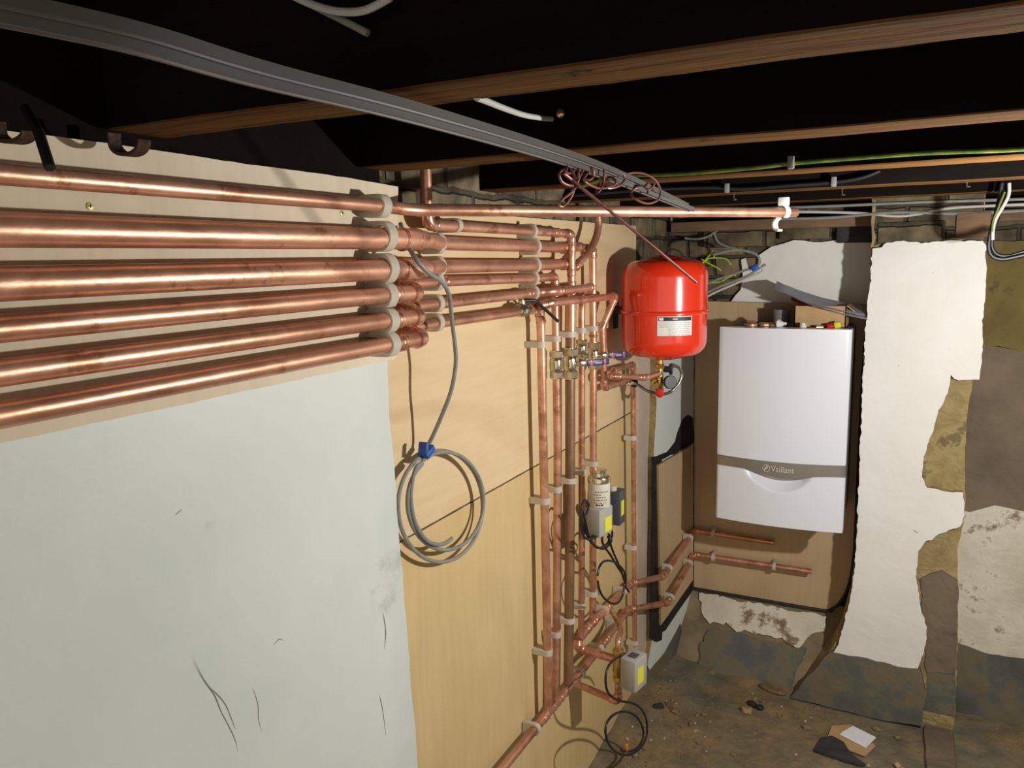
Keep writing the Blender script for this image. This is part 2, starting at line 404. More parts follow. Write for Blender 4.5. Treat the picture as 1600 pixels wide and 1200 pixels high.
# ceiling boards over the joists
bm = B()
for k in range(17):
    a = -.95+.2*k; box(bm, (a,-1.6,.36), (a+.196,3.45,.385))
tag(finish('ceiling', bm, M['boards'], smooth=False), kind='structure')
# left wall, near plastered part with its end at Y = 1.17
bm = B(); YE = []
NZ = 60
for i in range(NZ+1):
    z = FLOOR-.03+(0.128-FLOOR+.03)*i/NZ
    px = 610 if z > -.3 else 610+(-.3-z)*27
    y = W(px, 600, X=-.84).y+.006*noise.noise(Vector((z*9,0,0)))+.003*noise.noise(Vector((z*40,0,3)))
    YE.append((z,y))
cols = [-1.6,-.8,0,.2,.35]+[.35+.04*k for k in range(1,19)]
rows = []
for z, ye in YE:
    row = [bm.verts.new((-.84+.003*noise.noise(Vector((y*3,z*3,0)))+.0012*noise.noise(Vector((y*11,z*11,4))), min(y,ye-.02), z)) for y in cols]
    row.append(bm.verts.new((-.8415, ye-.004, z))); row.append(bm.verts.new((-.848, ye, z))); row.append(bm.verts.new((-.93, ye, z)))
    rows.append(row)
for a, b in zip(rows, rows[1:]):
    for k in range(len(a)-1): bm.faces.new((a[k],a[k+1],b[k+1],b[k]))
wn = tag(finish('wall_left', bm, M['plaster_left'], auto=60), kind='structure')
bm = B(); box(bm, (-.93,-1.6,.128), (-.842,1.165,.36)); finish('dark_header', bm, M['joist_side'], parent=wn, smooth=False)['label'] = 'near-black wall head between the joists'  # wall head takes the near-black colour of the joist sides
for cx, cy, L in [(0,0,[(303,1030),(318,1060),(335,1085),(345,1110),(352,1125)]),(0,0,[(345,1110),(358,1135),(368,1158),(372,1180)]),(0,0,[(395,1075),(403,1100),(404,1125),(412,1150)]),(0,0,[(428,1008),(436,999),(444,1001)]),(0,0,[(272,806),(285,795)]),(0,0,[(598,955),(603,985),(601,1015)]),(0,0,[(593,1085),(598,1110),(603,1150)]),(0,0,[(330,1075),(352,1100),(368,1140)])]:
    bm = B(); P_ = crv([W(x,y,X=-.8397) for x,y in L],5); tube(bm, P_, .0012, 6, rs=[.0001+.0006*math.sin(math.pi*i/(len(P_)-1))*(1+.5*noise.noise(P_[i]*200)) for i in range(len(P_))])
    finish('crack', bm, M['crack'], parent=wn)
# left wall, far masonry behind the boards and pipes
bm = B(); box(bm, (-1.0,1.0,FLOOR-.03), (-.895,2.765,.36))
box(bm, (-1.0,2.765,FLOOR-.03), (-.886,3.5,.36))
wl = tag(finish('wall_left', bm, M['brick_side'], smooth=False), kind='structure')
XP = -.868
p = [W(x,y,X=XP) for x,y in [(994,560),(1026,560),(1027,640),(1024,700),(1022,760),(1021,830),(1021,940),(1020,1000),(1012,1062),(994,1092)]]
p[0].y = p[-1].y = 2.77
p = [V(XP,2.758,-.05), V(XP,2.93,-.05)]+[W(x,y,X=XP) for x,y in [(1023,640),(1024,700),(1022,760),(1021,830),(1021,940),(1020,1000),(1008,1062)]]+[V(XP,2.758,-1.62)]
bm = B(); slab(bm, rag(p,.03,.002), (1,0,0), .017, 0, 1)
finish('bare_plaster', bm, [M['plaster_pink'], M['plaster_pink']], parent=wl, smooth=False)['label'] = 'bare pinkish plaster strip'
XW = -.838
SPN = V(.29,-.07,0).normalized(); SPO = V(-.838,2.90,0)
def spl(L, off=0): return [W(x,y,P=(SPO+SPN*off,SPN)) for x,y in L]
p = spl([(1028,500),(1085,480),(1085,640),(1084,760),(1083,900),(1079,935),(1062,985),(1020,1055),(1012,1040),(1019,1000),(1021,900),(1023,800),(1022,705),(1026,640)])
bm = B(); slab(bm, rag(p,.03,.003,3), SPN, .03, 0, 1)
finish('white_plaster', bm, [M['plaster_left'], M['ochre']], parent=wl, smooth=False)['label'] = 'white painted plaster beside the boiler alcove'
p = spl([(1078,925),(1064,975),(1040,1020),(1016,1050),(998,1052),(993,1120),(1030,1110),(1070,1020)],.004)
bm = B(); slab(bm, rag(p[1:],.04,.004,5), SPN, .03)
finish('grey_base', bm, M['grey_base'], parent=wl, smooth=False)['label'] = 'dark grey painted base'
# bitumen patches
bm = B()
p = spl([(1083,652),(1076,648),(1068,655),(1062,668),(1056,690),(1044,706),(1028,712),(1021,714),(1021,742),(1029,722),(1060,706),(1086,690)],.004)
slab(bm, rag(p,.03,.003,8), SPN, .008)
p = spl([(1020,715),(1034,715),(1034,800),(1034,900),(1034,960),(1036,970),(1034,1000),(1026,1003),(1017,998),(1018,900),(1020,800)],.004)
slab(bm, rag(p,.03,.002,9), SPN, .008)
p = spl([(1083,905),(1034,975),(1032,990),(1040,985),(1086,918)],.004)
slab(bm, rag(p,.03,.002,9), SPN, .008)
finish('bitumen_sealant', bm, M['tar'], parent=wl, smooth=False)['label'] = 'black bitumen smeared round the alcove board'
# back wall
YB = 3.25
bm = B(); box(bm, (-1.0,YB,FLOOR-.03), (-.05,3.5,.36)); box(bm, (-.05,3.17,FLOOR-.03), (2.4,3.5,.36))
wb = tag(finish('wall_back', bm, M['brick_back'], smooth=False), kind='structure')
p = [W(x,y,Y=YB-.02) for x,y in [(1157,452),(1160,428),(1158,405),(1166,402),(1170,418),(1184,414),(1186,398),(1205,385),(1240,375),(1270,379),(1300,377),(1320,374),(1385,374),(1385,480),(1140,476),(1150,462)]]
bm = B(); slab(bm, rag(p,.03,.005,2), (0,-1,0), .03, 0, 1)
finish('white_plaster', bm, [M['plaster_white'], M['ochre']], parent=wb, smooth=False)['label'] = 'ragged white plaster above the boiler board'
# sloping foot below the board
PS = (V(0,3.21,-1.42), V(0,-.30,.16).normalized()*1.0)
def foot(x, y, off=0): return W(x, y, P=(PS[0]+PS[1]*off, PS[1]))
bm = B()
p = [V(-.88,3.21,-1.42), V(-.14,3.21,-1.42), V(-.14,3.21-.165,-1.73), V(-.88,3.21-.165,-1.73)]
slab(bm, p, PS[1], .02)
box(bm, (-.88,3.2,-1.43), (-.14,3.26,-1.40))
finish('damp_plaster', bm, M['brown_damp'], parent=wb, smooth=False)['label'] = 'brown damp plaster foot of the alcove'
p = [foot(x,y,.012) for x,y in [(1090,926),(1292,962),(1288,985),(1262,992),(1250,1012),(1220,998),(1190,992),(1150,984),(1128,972),(1108,972),(1096,955)]]
bm = B(); slab(bm, rag(p,.015,.010,4), PS[1], .012, 0, 1)
finish('white_plaster', bm, [M['plaster_bottom'], M['ochre']], parent=wb, smooth=False)['label'] = 'worn white band under the boiler board'
p = [foot(x,y,.013) for x,y in [(1108,980),(1150,990),(1200,1002),(1240,1010),(1262,1012),(1245,1045),(1232,1090),(1180,1085),(1130,1075),(1092,1040),(1096,1005)]]
bm = B(); slab(bm, rag(p,.018,.010,6), PS[1], .012)
finish('grey_base', bm, M['grey_base'], parent=wb, smooth=False)['label'] = 'dark grey painted base of the alcove'
# right recess skins
YR = 3.155
def skin(name, px, mat, lab, Yv, seed, parent, th=.015, amp=.006, edge=None, step=.03):
    bm = B(); slab(bm, rag([W(x,y,Y=Yv) for x,y in px], step, amp, seed), (0,-1,0), th, 0, 1)
    o = finish(name, bm, [mat, edge or mat], parent=parent, smooth=False); o['label'] = lab; return o
skin('ochre_paint', [(1500,378),(2300,362),(2300,572),(1640,550),(1590,548),(1560,540),(1530,538),(1500,535)], M['ochre_dark'], 'old ochre paint at the top of the recess', YR, 1, wb)
skin('brown_render', [(1490,535),(1530,538),(1560,540),(1590,548),(1700,550),(2300,573),(2300,872),(1700,808),(1600,800),(1560,790),(1510,800),(1480,800)], M['brown_render'], 'bare brown render in the recess', YR+.003, 2, wb)
skin('white_plaster', [(1480,790),(1515,800),(1555,788),(1600,800),(1760,812),(2300,872),(2300,1140),(1760,1046),(1600,1030),(1540,1022),(1480,1000)], M['plaster_bottom'], 'worn whitewashed lower part of the recess', YR, 3, wb)
skin('grey_base', [(1480,1000),(1540,1022),(1600,1030),(1780,1050),(2300,1140),(2300,1330),(1600,1150),(1480,1130)], M['grey_base'], 'dark grey painted base of the recess', YR-.004, 4, wb, th=.02)
# pier: masonry core
YPI = 3.0
def pp(L, Yv): return [W(x,y,Y=Yv) for x,y in L]
left_edge = [(1362,300),(1362,385),(1358,450),(1352,520),(1346,650),(1340,800),(1336,880),(1326,940),(1308,1000),(1292,1024),(1262,1060),(1238,1086),(1236,1100)]
right_edge = [(1432,1140),(1444,1150),(1486,1160),(1492,1110),(1497,1000),(1496,860),(1508,800),(1508,700),(1512,640),(1520,590),(1528,500),(1534,420),(1540,300)]
bm = B(); slab(bm, rag(pp(left_edge+right_edge, YPI), .02, .0035, 11), (0,-1,0), .24)
wp = tag(finish('wall_pier', bm, M['ochre'], smooth=False), kind='structure')
plast = [(1364,388),(1400,377),(1450,379),(1490,375),(1536,377),(1541,388),(1540,440),(1534,500),(1534,560),(1529,592),(1498,594),(1487,585),(1483,602),(1476,625),(1466,640),(1456,680),(1444,712),(1440,745),(1450,762),(1480,768),(1504,770),(1507,800),(1501,822),(1476,830),(1446,848),(1436,862),(1432,900),(1438,950),(1448,980),(1446,1012),(1432,1046),(1400,1040),(1340,1026),(1300,1020),(1311,1000),(1328,940),(1337,880),(1340,800),(1346,650),(1352,520),(1358,450)]
skin('white_plaster', plast, M['plaster_white'], 'ragged white plaster facing of the pier', YPI-.026, 12, wp, th=.03, amp=.005, edge=M['ochre'], step=.012)
skin('grey_base', [(1296,1018),(1340,1026),(1400,1040),(1438,1046),(1446,1080),(1440,1134),(1350,1118),(1280,1100),(1236,1088),(1262,1058)], M['grey_base'], 'dark grey painted base of the pier', YPI-.03, 13, wp, th=.03)
skin('grey_base', [(1448,1050),(1494,1040),(1494,1060),(1492,1120),(1446,1110)], M['grey_base'], 'sooty foot of the exposed mortar', YPI-.008, 14, wp, th=.012)
skin('bare_brick', [(1368,300),(1538,300),(1536,376),(1490,372),(1450,376),(1400,374),(1366,384)], M['brick_back'], 'grimy bricks above the plaster of the pier', YPI-.006, 15, wp, th=.01)
skin('damp_mortar', [(1438,905),(1470,890),(1496,905),(1495,1050),(1450,1050),(1440,980)], M['brown_render'], 'greyer damp mortar low on the pier', YPI-.004, 16, wp, th=.008, amp=.008)
# thin lifted plaster flakes on the pier
for k, (x,y,a,b_,s) in enumerate([(1388,430,14,40,1),(1445,408,34,10,2),(1430,800,16,44,3),(1470,800,12,26,4),(1495,790,10,18,5),(1405,470,8,40,6),(1468,520,10,26,7),(1478,545,8,24,8),(1425,420,26,22,9),(1390,640,7,9,10)]):
    L = []
    for i in range(14):
        t = i/14*2*math.pi; rr = 1+.35*noise.noise(Vector((math.cos(t)*2,math.sin(t)*2,s*5)))
        L.append(W(x+a*math.cos(t)*rr*.6, y+b_*math.sin(t)*rr*.6, Y=YPI-.0285))
    bm = B(); slab(bm, L, (0,-1,0), .003)
    finish('plaster_flake', bm, M['plaster_white'], parent=wp, smooth=False)
for L in [[(1388,395),(1391,425),(1402,445),(1414,455)],[(1440,425),(1452,428),(1466,424),(1480,428)],[(1476,395),(1482,415),(1478,430)],[(1478,520),(1487,535),(1482,555),(1492,580)],[(1432,780),(1438,800),(1450,812)],[(1412,800),(1418,820),(1436,834),(1446,842)],[(1482,795),(1496,800),(1499,812)],[(1410,560),(1402,575),(1396,590)],[(1400,455),(1425,452),(1450,458)],[(1366,395),(1372,420),(1368,440)]]:
    bm = B(); P_ = crv([W(x,y,Y=YPI-.0263) for x,y in L],5)
    tube(bm, P_, .0012, 6, rs=[.0004+.0018*math.sin(math.pi*i/(len(P_)-1))*(1+.8*noise.noise(P_[i]*150)) for i in range(len(P_))])
    finish('plaster_crease', bm, M['crease'], parent=wp)
# scar of a removed partition in the floor
bm = B(); L = []
for i in range(30):
    y = 2.98-1.9*i/29; L.append((W(1440,1100,Y=1).x*0+.135+.008*noise.noise(Vector((y*8,0,0))), .238+.01*noise.noise(Vector((y*8,5,0))), y))
top = []
for a, b_, y in L:
    z = FLOOR+.016+.006*noise.noise(Vector((y*12,1,1)))
    top.append([bm.verts.new((a,y,z-.03)), bm.verts.new((a+.008,y,z)), bm.verts.new((a+.05,y,z+.006*noise.noise(Vector((y*30,2,2))))), bm.verts.new((b_-.008,y,z)), bm.verts.new((b_,y,z-.03))])
for a, b_ in zip(top, top[1:]):
    for k in range(4): bm.faces.new((a[k],a[k+1],b_[k+1],b_[k]))
tag(finish('trim_1', bm, M['brown_render'], auto=60), kind='structure')
# unseen sides of the cellar
bm = B(); box(bm, (2.4,-1.6,FLOOR-.03), (2.5,3.5,.36)); tag(finish('wall_right', bm, M['room_far'], smooth=False), kind='structure')

# joists
JZ = .155
JO = [('joist_1',.628,.708,'first sooty timber joist overhead, nearest the camera'),('',1.10,1.185,'second sooty timber joist, crossed by the long grey channels'),
      ('',1.625,1.715,'third sooty timber joist, with the green and yellow cable clipped to its face'),('',2.13,2.20,'fourth timber joist, with bent nails in its underside'),
      ('',2.62,2.68,'fifth timber joist, second nearest to the back wall'),('',3.03,3.10,'last timber joist, just in front of the brick back wall')]
for k, (_, ya, yb, lab) in enumerate(JO):
    bm = B(); n = 150; secs = []
    for i in range(n+1):
        x = -.83+(2.4+.83)*i/n if k < 2 else -.893+(2.4+.893)*i/n
        w1 = .0015*noise.noise(Vector((x*3,k*5,0)))+.0022*noise.noise(Vector((x*24,k*5,0))); w2 = .002*noise.noise(Vector((x*3,k*5,9)))+.0028*noise.noise(Vector((x*26,k*5,9))); zz = .0012*noise.noise(Vector((x*5,k*5,20)))
        secs.append([bm.verts.new((x,ya+w1,.36)), bm.verts.new((x,ya+w1,JZ+.002+zz)), bm.verts.new((x,ya+w1+.002,JZ+zz)), bm.verts.new((x,yb+w2-.002,JZ+zz)), bm.verts.new((x,yb+w2,JZ+.002+zz)), bm.verts.new((x,yb+w2,.36))])
    for a, b_ in zip(secs, secs[1:]):
        for q in range(5):
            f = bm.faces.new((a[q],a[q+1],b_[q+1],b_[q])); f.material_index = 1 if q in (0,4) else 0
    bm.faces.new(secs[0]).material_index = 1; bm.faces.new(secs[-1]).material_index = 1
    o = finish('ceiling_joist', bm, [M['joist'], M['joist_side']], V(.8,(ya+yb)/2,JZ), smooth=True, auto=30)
    tag(o, lab, 'joist', 'timber ceiling joists')
# ================================================================= BOARDS
def board(name, pts, nrm, th, mat, label, seed=0, amp=.001, group=None):
    bm = B(); slab(bm, rag(pts, .02, amp, seed), nrm, th, 0, 1)
    return solo(name, bm, [mat, M['ply_edge']], label, 'board', group=group, smooth=False)
XF = -.829
z1 = -.178
pts = [V(XF,-1.2,z1), V(XF,1.178,z1-.0), W(622,292,X=XF), W(540,277,X=XF), W(400,258,X=XF), W(200,228,X=XF), W(0,203,X=XF), V(XF,-1.2,.15)]
pts[1].y = W(618,560,X=XF).y
board('plywood_board', pts, (1,0,0), .009, M['ply_front'], 'pale plywood strip behind the six large pipes, above the white wall', 1, .0008)
XR = -.88; SZ = W(835,725,X=XR).z
yR = 2.755
board('plywood_board', [V(XR,1.1,SZ+.001), V(XR,yR,SZ-.012), V(XR,yR,W(994,353,X=XR).z), V(XR,1.2,W(640,326,X=XR).z), V(XR,1.1,W(640,326,X=XR).z)], (1,0,0), .012, M['ply_upper'], 'upper swirly-grained plywood sheet behind the vertical pipes', 2, .0006)
board('plywood_board', [V(XR,1.1,FLOOR), V(XR,yR+.01,FLOOR+.01), V(XR,yR,SZ-.0165), V(XR,1.1,SZ-.003)], (1,0,0), .012, M['ply_lower'], 'lower plain plywood sheet standing on the floor behind the pipes', 3, .0006)
YBD = 3.19
o = board('boiler_backboard', pp([(1086,470),(1358,478),(1350,560),(1346,650),(1338,800),(1334,870),(1326,915),(1312,942),(1298,952),(1290,954),(1084,919)], YBD), (0,-1,0), .03, M['ply_alcove'], 'tall plywood backboard in the alcove behind the white boiler', 4, .0008)
bm = B()
ln = pp([(1356,490),(1350,560),(1345,650),(1338,800),(1334,870),(1326,915),(1312,942),(1298,952),(1290,954),(1188,937),(1084,919)], YBD-.004)
ln = crv(ln, 6); tube(bm, ln, .006, 8)
solo('dark_gap_strip', bm, M['tar'], 'black strip drawn for the dark gap round the boiler backboard', 'gap strip')  # shade of the gap along the board edge, put in as a black tube
XS = -.80
board('plywood_board', spl([(1029,727),(1060,709),(1083,695),(1083,906),(1033,977)],.014), SPN, .010, M['ply_alcove'], 'narrow plywood side panel left of the boiler alcove', 5, .0006)
# timber plates and loose bricks along the top of the back wall
def tb(name, a, b_, Yv, dep, mat, lab, cat, tilt=0):
    p0 = W(*a, Y=Yv); p1 = W(*b_, Y=Yv); bm = B()
    box(bm, (min(p0.x,p1.x),Yv,min(p0.z,p1.z)), (max(p0.x,p1.x),Yv+dep,max(p0.z,p1.z)), .004)
    for v in bm.verts: v.co += Vector((noise.noise(v.co*20), noise.noise(v.co*20+V(5,5,5)), noise.noise(v.co*20+V(9,1,5))))*.005
    solo(name, bm, mat, lab, cat)
tb('timber_block', (1165,340), (1210,375), 3.18, .07, M['joist'], 'dark timber block in the gap above the white plaster', 'timber') if 0 else None
tb('timber_block', (1495,333), (1545,370), 2.985, .2, M['plate'], 'pale timber block on top of the pier near its right edge', 'timber')
tb('loose_brick', (1372,348), (1476,378), 2.985, .2, M['brick_back'], 'long grimy brick on top of the white pier', 'brick')
tb('loose_brick', (1308,352), (1368,379), 3.2, .06, M['stone_dark'], 'dark brick beside the pier at the top of the back wall', 'brick')
tb('loose_brick', (1218,345), (1296,372), 3.2, .055, M['brick_back'], 'grimy brick under the end clip of the topmost pipe', 'brick')
tb('loose_brick', (1100,352), (1210,384), 3.2, .055, M['brick_back'], 'grimy brick left of the white upper plaster', 'brick')
# wall plate
bm = B(); box(bm, (-.86,3.14,.085), (2.3,3.24,.125), .004)
for v in bm.verts: v.co.z += .006*noise.noise(v.co*4)
solo('wall_plate', bm, M['plate'], 'long timber plate under the joist ends along the back wall', 'timber')

# ================================================================= PIPES
def fits(T, arcs, r, k=1.13, ext=.012, mat=None):
    for arc, a, b_ in arcs:
        bm = B(); path = [arc[0]+a*ext]+arc+[arc[-1]+b_*ext]
        tube(bm, path, r*k, 16)
        for e, d in ((arc[0], a), (arc[-1], b_)):
            tube(bm, [e+d*(ext-.0045), e+d*(ext-.003), e+d*(ext-.001), e+d*(ext+.0005)], r, 16, rs=[r*k, r*(k+.09), r*(k+.09), r*k])
        T.part('elbow', bm, mat or M['copper_bright'])
def collar(T, p, d, r, ln=.03, k=1.12, name='coupling', mat=None, ring=True):
    p = Vector(p); d = Vector(d).normalized(); bm = B()
    tube(bm, [p-d*ln/2, p-d*(ln/2-.002), p+d*(ln/2-.002), p+d*ln/2], r, 18, rs=[r*1.02,r*k,r*k,r*1.02])
    if ring:
        for s in (-1,1):
            c = p+d*s*(ln/2-.005); tube(bm, [c-d*.002, c-d*.001, c+d*.001, c+d*.002], r, 18, rs=[r*k,r*(k+.08),r*(k+.08),r*k])
    T.part(name, bm, mat or M['copper'])
PIPES = 'copper heating pipes'
def pipe(label, r, pts, bend=.02, elbows=True, cols=(), hollow=0, mat='copper', k=1.13, group=None, only=None):
    pts = [Vector(p) for p in pts]
    path, arcs = fillet(pts, bend)
    T = Thing('copper_pipe', label, 'pipe', pts[0], group)
    bm = B(); tube(bm, path, r, 20, hollow=hollow); T.part('tube', bm, M[mat])
    if elbows:
        if only is not None: arcs = [arcs[i] for i in only if i < len(arcs)]
        fits(T, arcs, r, k)
    for c in cols:
        i, t, ln = c[:3]; p = pts[i].lerp(pts[i+1], t); collar(T, p, pts[i+1]-pts[i], r, ln, mat=M[c[3]] if len(c) > 3 else None)
    return T
XA = -.79; XB = -.84
# front row
zf = {1:.091, 2:.041, 3:-.0125, 4:-.058, 5:-.101, 6:-.142}
rf = {1:.011, 2:.0175, 3:.0175, 4:.014, 5:.014, 6:.014}
YS = -1.1
pipe('long thin copper pipe, topmost of all, running out across the room to an open end', .011,
     [V(XA,YS,.092), V(XA,1.10,.090), W(640,328,X=-.787), W(1000,330.5,Y=1.60), W(1243,332,Y=1.985)], .15, False, hollow=.02)
for k, nm, y2, yb in ((2,'upper of the two thickest front copper pipes, second from top', 374.5, 380), (3,'lower of the two thickest front copper pipes, third from top', 419.5, 416.5)):
    e = W(655,y2,X=XA)
    T = pipe(nm+', before the white clips', .0175, [V(XA,YS,zf[k]), V(XA,e.y,W(655,y2,X=XA).z)], cols=[(0,.985,.05)])
def elb(p, q): return p
names4 = {4:'fourth front copper pipe from the top, turning into the wall at its end',5:'fifth front copper pipe from the top, turning into the wall at a green-stained elbow',6:'lowest front copper pipe, just above the white plaster wall'}
rear_z = {4: W(690,440,X=XB).z, 5: W(690,474,X=XB).z, 6: W(690,504,X=XB).z}
Yend = {4: W(652,450,X=XA).y, 5: W(655,491,X=XA).y, 6: W(660,524,X=XA).y}
for k in (4,5,6):
    y = Yend[k]
    pipe(names4[k], .014, [V(XA,YS,zf[k]), V(XA,y,zf[k]), V(XB-.008,y+.004,rear_z[k])], .012, cols=[(0,.97,.02)], k=1.16)
# rear row
def xs(*L, X=XB): return [W(a,b_,X=X) for a,b_ in L]
P2 = [W(657,374.5,X=XA), *xs((690,380),(835,385),(884,387))]
T = pipe('second row copper pipe, continuing the upper thick pipe towards the risers', .014, P2, .1, False, cols=[(0,.08,.02)])
bm = B(); a = P2[0]; tube(bm, [a-V(0,.03,0), a-V(0,.012,0), a+V(0,.006,0), a+V(0,.02,0)], .0175, 20, rs=[.0198,.0198,.0165,.0152]); T.part('reducer', bm, M['copper'])
collar(T, P2[3]-V(0,.012,0), V(0,1,0), .014, .03)
P3 = [W(657,419.5,X=XA), *xs((690,416.5),(835,414.5),(884,412.5))]
T = pipe('third row copper pipe, continuing the lower thick pipe towards the risers', .014, P3, .1, False, cols=[(0,.08,.02)], mat='copper')
bm = B(); a = P3[0]; tube(bm, [a-V(0,.03,0), a-V(0,.012,0), a+V(0,.006,0), a+V(0,.02,0)], .0175, 20, rs=[.0198,.0198,.0165,.0152]); T.part('reducer', bm, M['copper'])
collar(T, P3[3]-V(0,.012,0), V(0,1,0), .014, .03)
# pipe from the ceiling down, along the top, and down again
pipe('copper pipe dropping from the ceiling, then along under the topmost pipe and down', .011,
     [V(XB, W(668,350,X=XB).y, .34), W(668,351,X=XB), W(835,361,X=XB), W(893,365.5,X=-.818), W(893,450,X=-.818), W(892,470,X=-.83)], .016, True, cols=[(2,.55,.03),(3,.25,.03),(3,.72,.02)], only=[0,2,3][:3])
# pipe 2' on: narrower, elbow down, riser 5
V5t = W(926,388,X=XB); V5b = W(926,965,X=XB)
pipe('fifth copper riser from the left, ending with the white capped actuator', .011, [P2[3]+V(0,.0,0), W(905,386,X=XB), V5t, W(927,520,X=XB), W(927,740,X=XB), V5b], .014, True, cols=[(3,.02,.01),(2,.06,.03)], only=[0,1])
# curved pipe from above joining 3'
pipe('bent copper pipe curving down from behind the topmost pipe to the third row', .011,
     crv([W(935,326,X=-.815), W(935,352,X=-.815), W(931,372,X=-.815), W(922,390,X=-.818), W(908,407,X=-.822), W(898,417,X=-.83), W(884,413,X=-.84)], 5), .004, False, cols=[(22,.5,.03)])
# row 4
V2t = W(867,432,X=XB); V2b = W(868,1092,X=XB)
pipe('second copper riser from the left, fed by the fourth row pipe', .0105, [V(XB-.008,Yend[4]-.0,rear_z[4]), W(690,440,X=XB), W(835,435,X=XB), V2t, W(868,500,X=XB), W(871,700,X=XB), W(870,880,X=XB), V2b], .013, True, only=[0,1], cols=[(3,.25,.03)])
# row 5
pipe('fifth row copper pipe passing in front of the risers to the fifth one', .011, [V(XB-.008,Yend[5],rear_z[5]), W(690,474,X=XB), W(842,457,X=XB), W(866,455,X=-.806), W(924,449,X=-.815)], .05, False, cols=[(1,.86,.03),(3,.95,.03),(3,.1,.03)])
# row 6 and cross pipe
pipe('lowest rear copper pipe with the small lever valve', .011, [V(XB-.008,Yend[6],rear_z[6]), W(690,504,X=XB), W(800,488.5,X=XB), W(843,478,X=XB)], .05, False)
T = pipe('copper pipe rising slightly over the risers to a sharp elbow by the red vessel', .0105, [W(840,479,X=-.826), W(862,473,X=-.802), W(962,463,X=-.812), W(941,512,X=-.84), W(943,560,X=XB), W(944,606,X=XB), W(982,594,X=XB)], .009, True, cols=[(0,.3,.03)], k=1.15)
# riser 1, 3, 4
pipe('first copper riser, leftmost, ending at the floor pipe', .0115, [W(841,476,X=XB), W(845,500,X=XB), W(849,700,X=XB), W(853,880,X=XB), W(857,1114,X=XB)], .1, False, cols=[(0,.9,.03)])
pipe('third copper riser, thickest and most tarnished of the five', .0145, [W(892,462,X=-.842), W(891,560,X=-.842), W(891,700,X=-.842), W(890,900,X=-.842), W(888,1068,X=-.842)], .1, False, mat='copper_dull', cols=[(0,.35,.1,'copper')])
pipe('fourth copper riser, thinner, bent over at its top', .0098, crv([W(920,460,X=XB), W(912,468,X=XB), W(909,485,X=XB), W(909,520,X=XB)],5)+[W(909,700,X=XB), W(909,880,X=XB), W(908,995,X=XB)], .01, False)
# vessel pipe and riser 7
pipe('slim copper pipe from the red vessel valve, down beside the plywood edge', .0085,
     [W(1030,584,X=-.70), W(1008,590,X=-.72), W(953,588,X=-.79), W(960,578,X=-.83), W(989,569,X=-.838), W(989,640,X=-.838), W(992,1010,X=-.838)], .010, True, cols=[(1,.12,.02),(1,.85,.02)], only=[0,1,2,3], k=1.2)
# floor-level runs
XL = -.842
zR1 = None
R1 = [V(XL, W(760,1230,X=XL).y, W(860,1106,X=XL).z+.02), W(858,1112,X=XL), W(940,1009,X=XL), W(980,953,X=XL), W(1043,942,X=-.775), W(1084,880,X=-.745)]
R1[0] = W(740,1256,X=XL)
c1 = V(R1[-1].x, 3.145, W(1098,868,Y=3.145).z); R1[-1] = c1
pipe('lower of the two copper pipes near the floor, running on to the boiler board', .0115, R1+[W(1268,893,Y=3.145)], .013, True, cols=[(0,.93,.03),(1,.1,.04),(1,.22,.04),(1,.45,.03),(2,.15,.03),(3,.1,.02)], hollow=.02, k=1.15)
R2 = [W(912,1012,X=XL), W(918,982,X=XL), W(984,912,X=XL), W(1036,901,X=-.775), W(1082,848,X=-.745)]
c2 = V(R2[-1].x, 3.145, W(1098,831,Y=3.145).z); R2[-1] = c2
pipe('upper of the two copper pipes near the floor, running on to the boiler board', .0115, [W(905,1000,X=XL)]+R2[1:]+[W(1210,848,Y=3.145)], .013, True, cols=[(1,.12,.03),(1,.45,.03),(2,.1,.02)], hollow=.02, k=1.15)
q0 = W(903,1001,X=XL)
qa = W(903,1013,X=XL+.004); qb = W(966,1031,Y=qa.y)
VX, VY = qb.x, qb.y
pipe('short copper stub coming out from the wall to the lower brass valve', .0125, [q0, qa, qb], .012, True, k=1.12, cols=[(1,.08,.02)])
# tee off upper floor pipe, swept down to brass valve
t0 = W(953,950,X=XL); vt = V(VX,VY,W(968,1022,Y=VY).z)
pipe('swept copper pipe curving out and down into the lower brass valve', .009, crv([t0, W(962,966,X=-.825), W(970,985,X=(VX-.81)/2), V(VX,VY,W(971,1000,Y=VY).z), vt],5), .01, False, cols=[(1,.5,.02)])
vb = V(VX,VY,W(966,1096,Y=VY).z)
pipe('copper pipe below the lower brass valve, turning back to the plywood', .0105, [V(VX,VY,W(967,1062,Y=VY).z), vb, V(-.868,VY+.02,vb.z+.015)], .012, True, k=1.2)

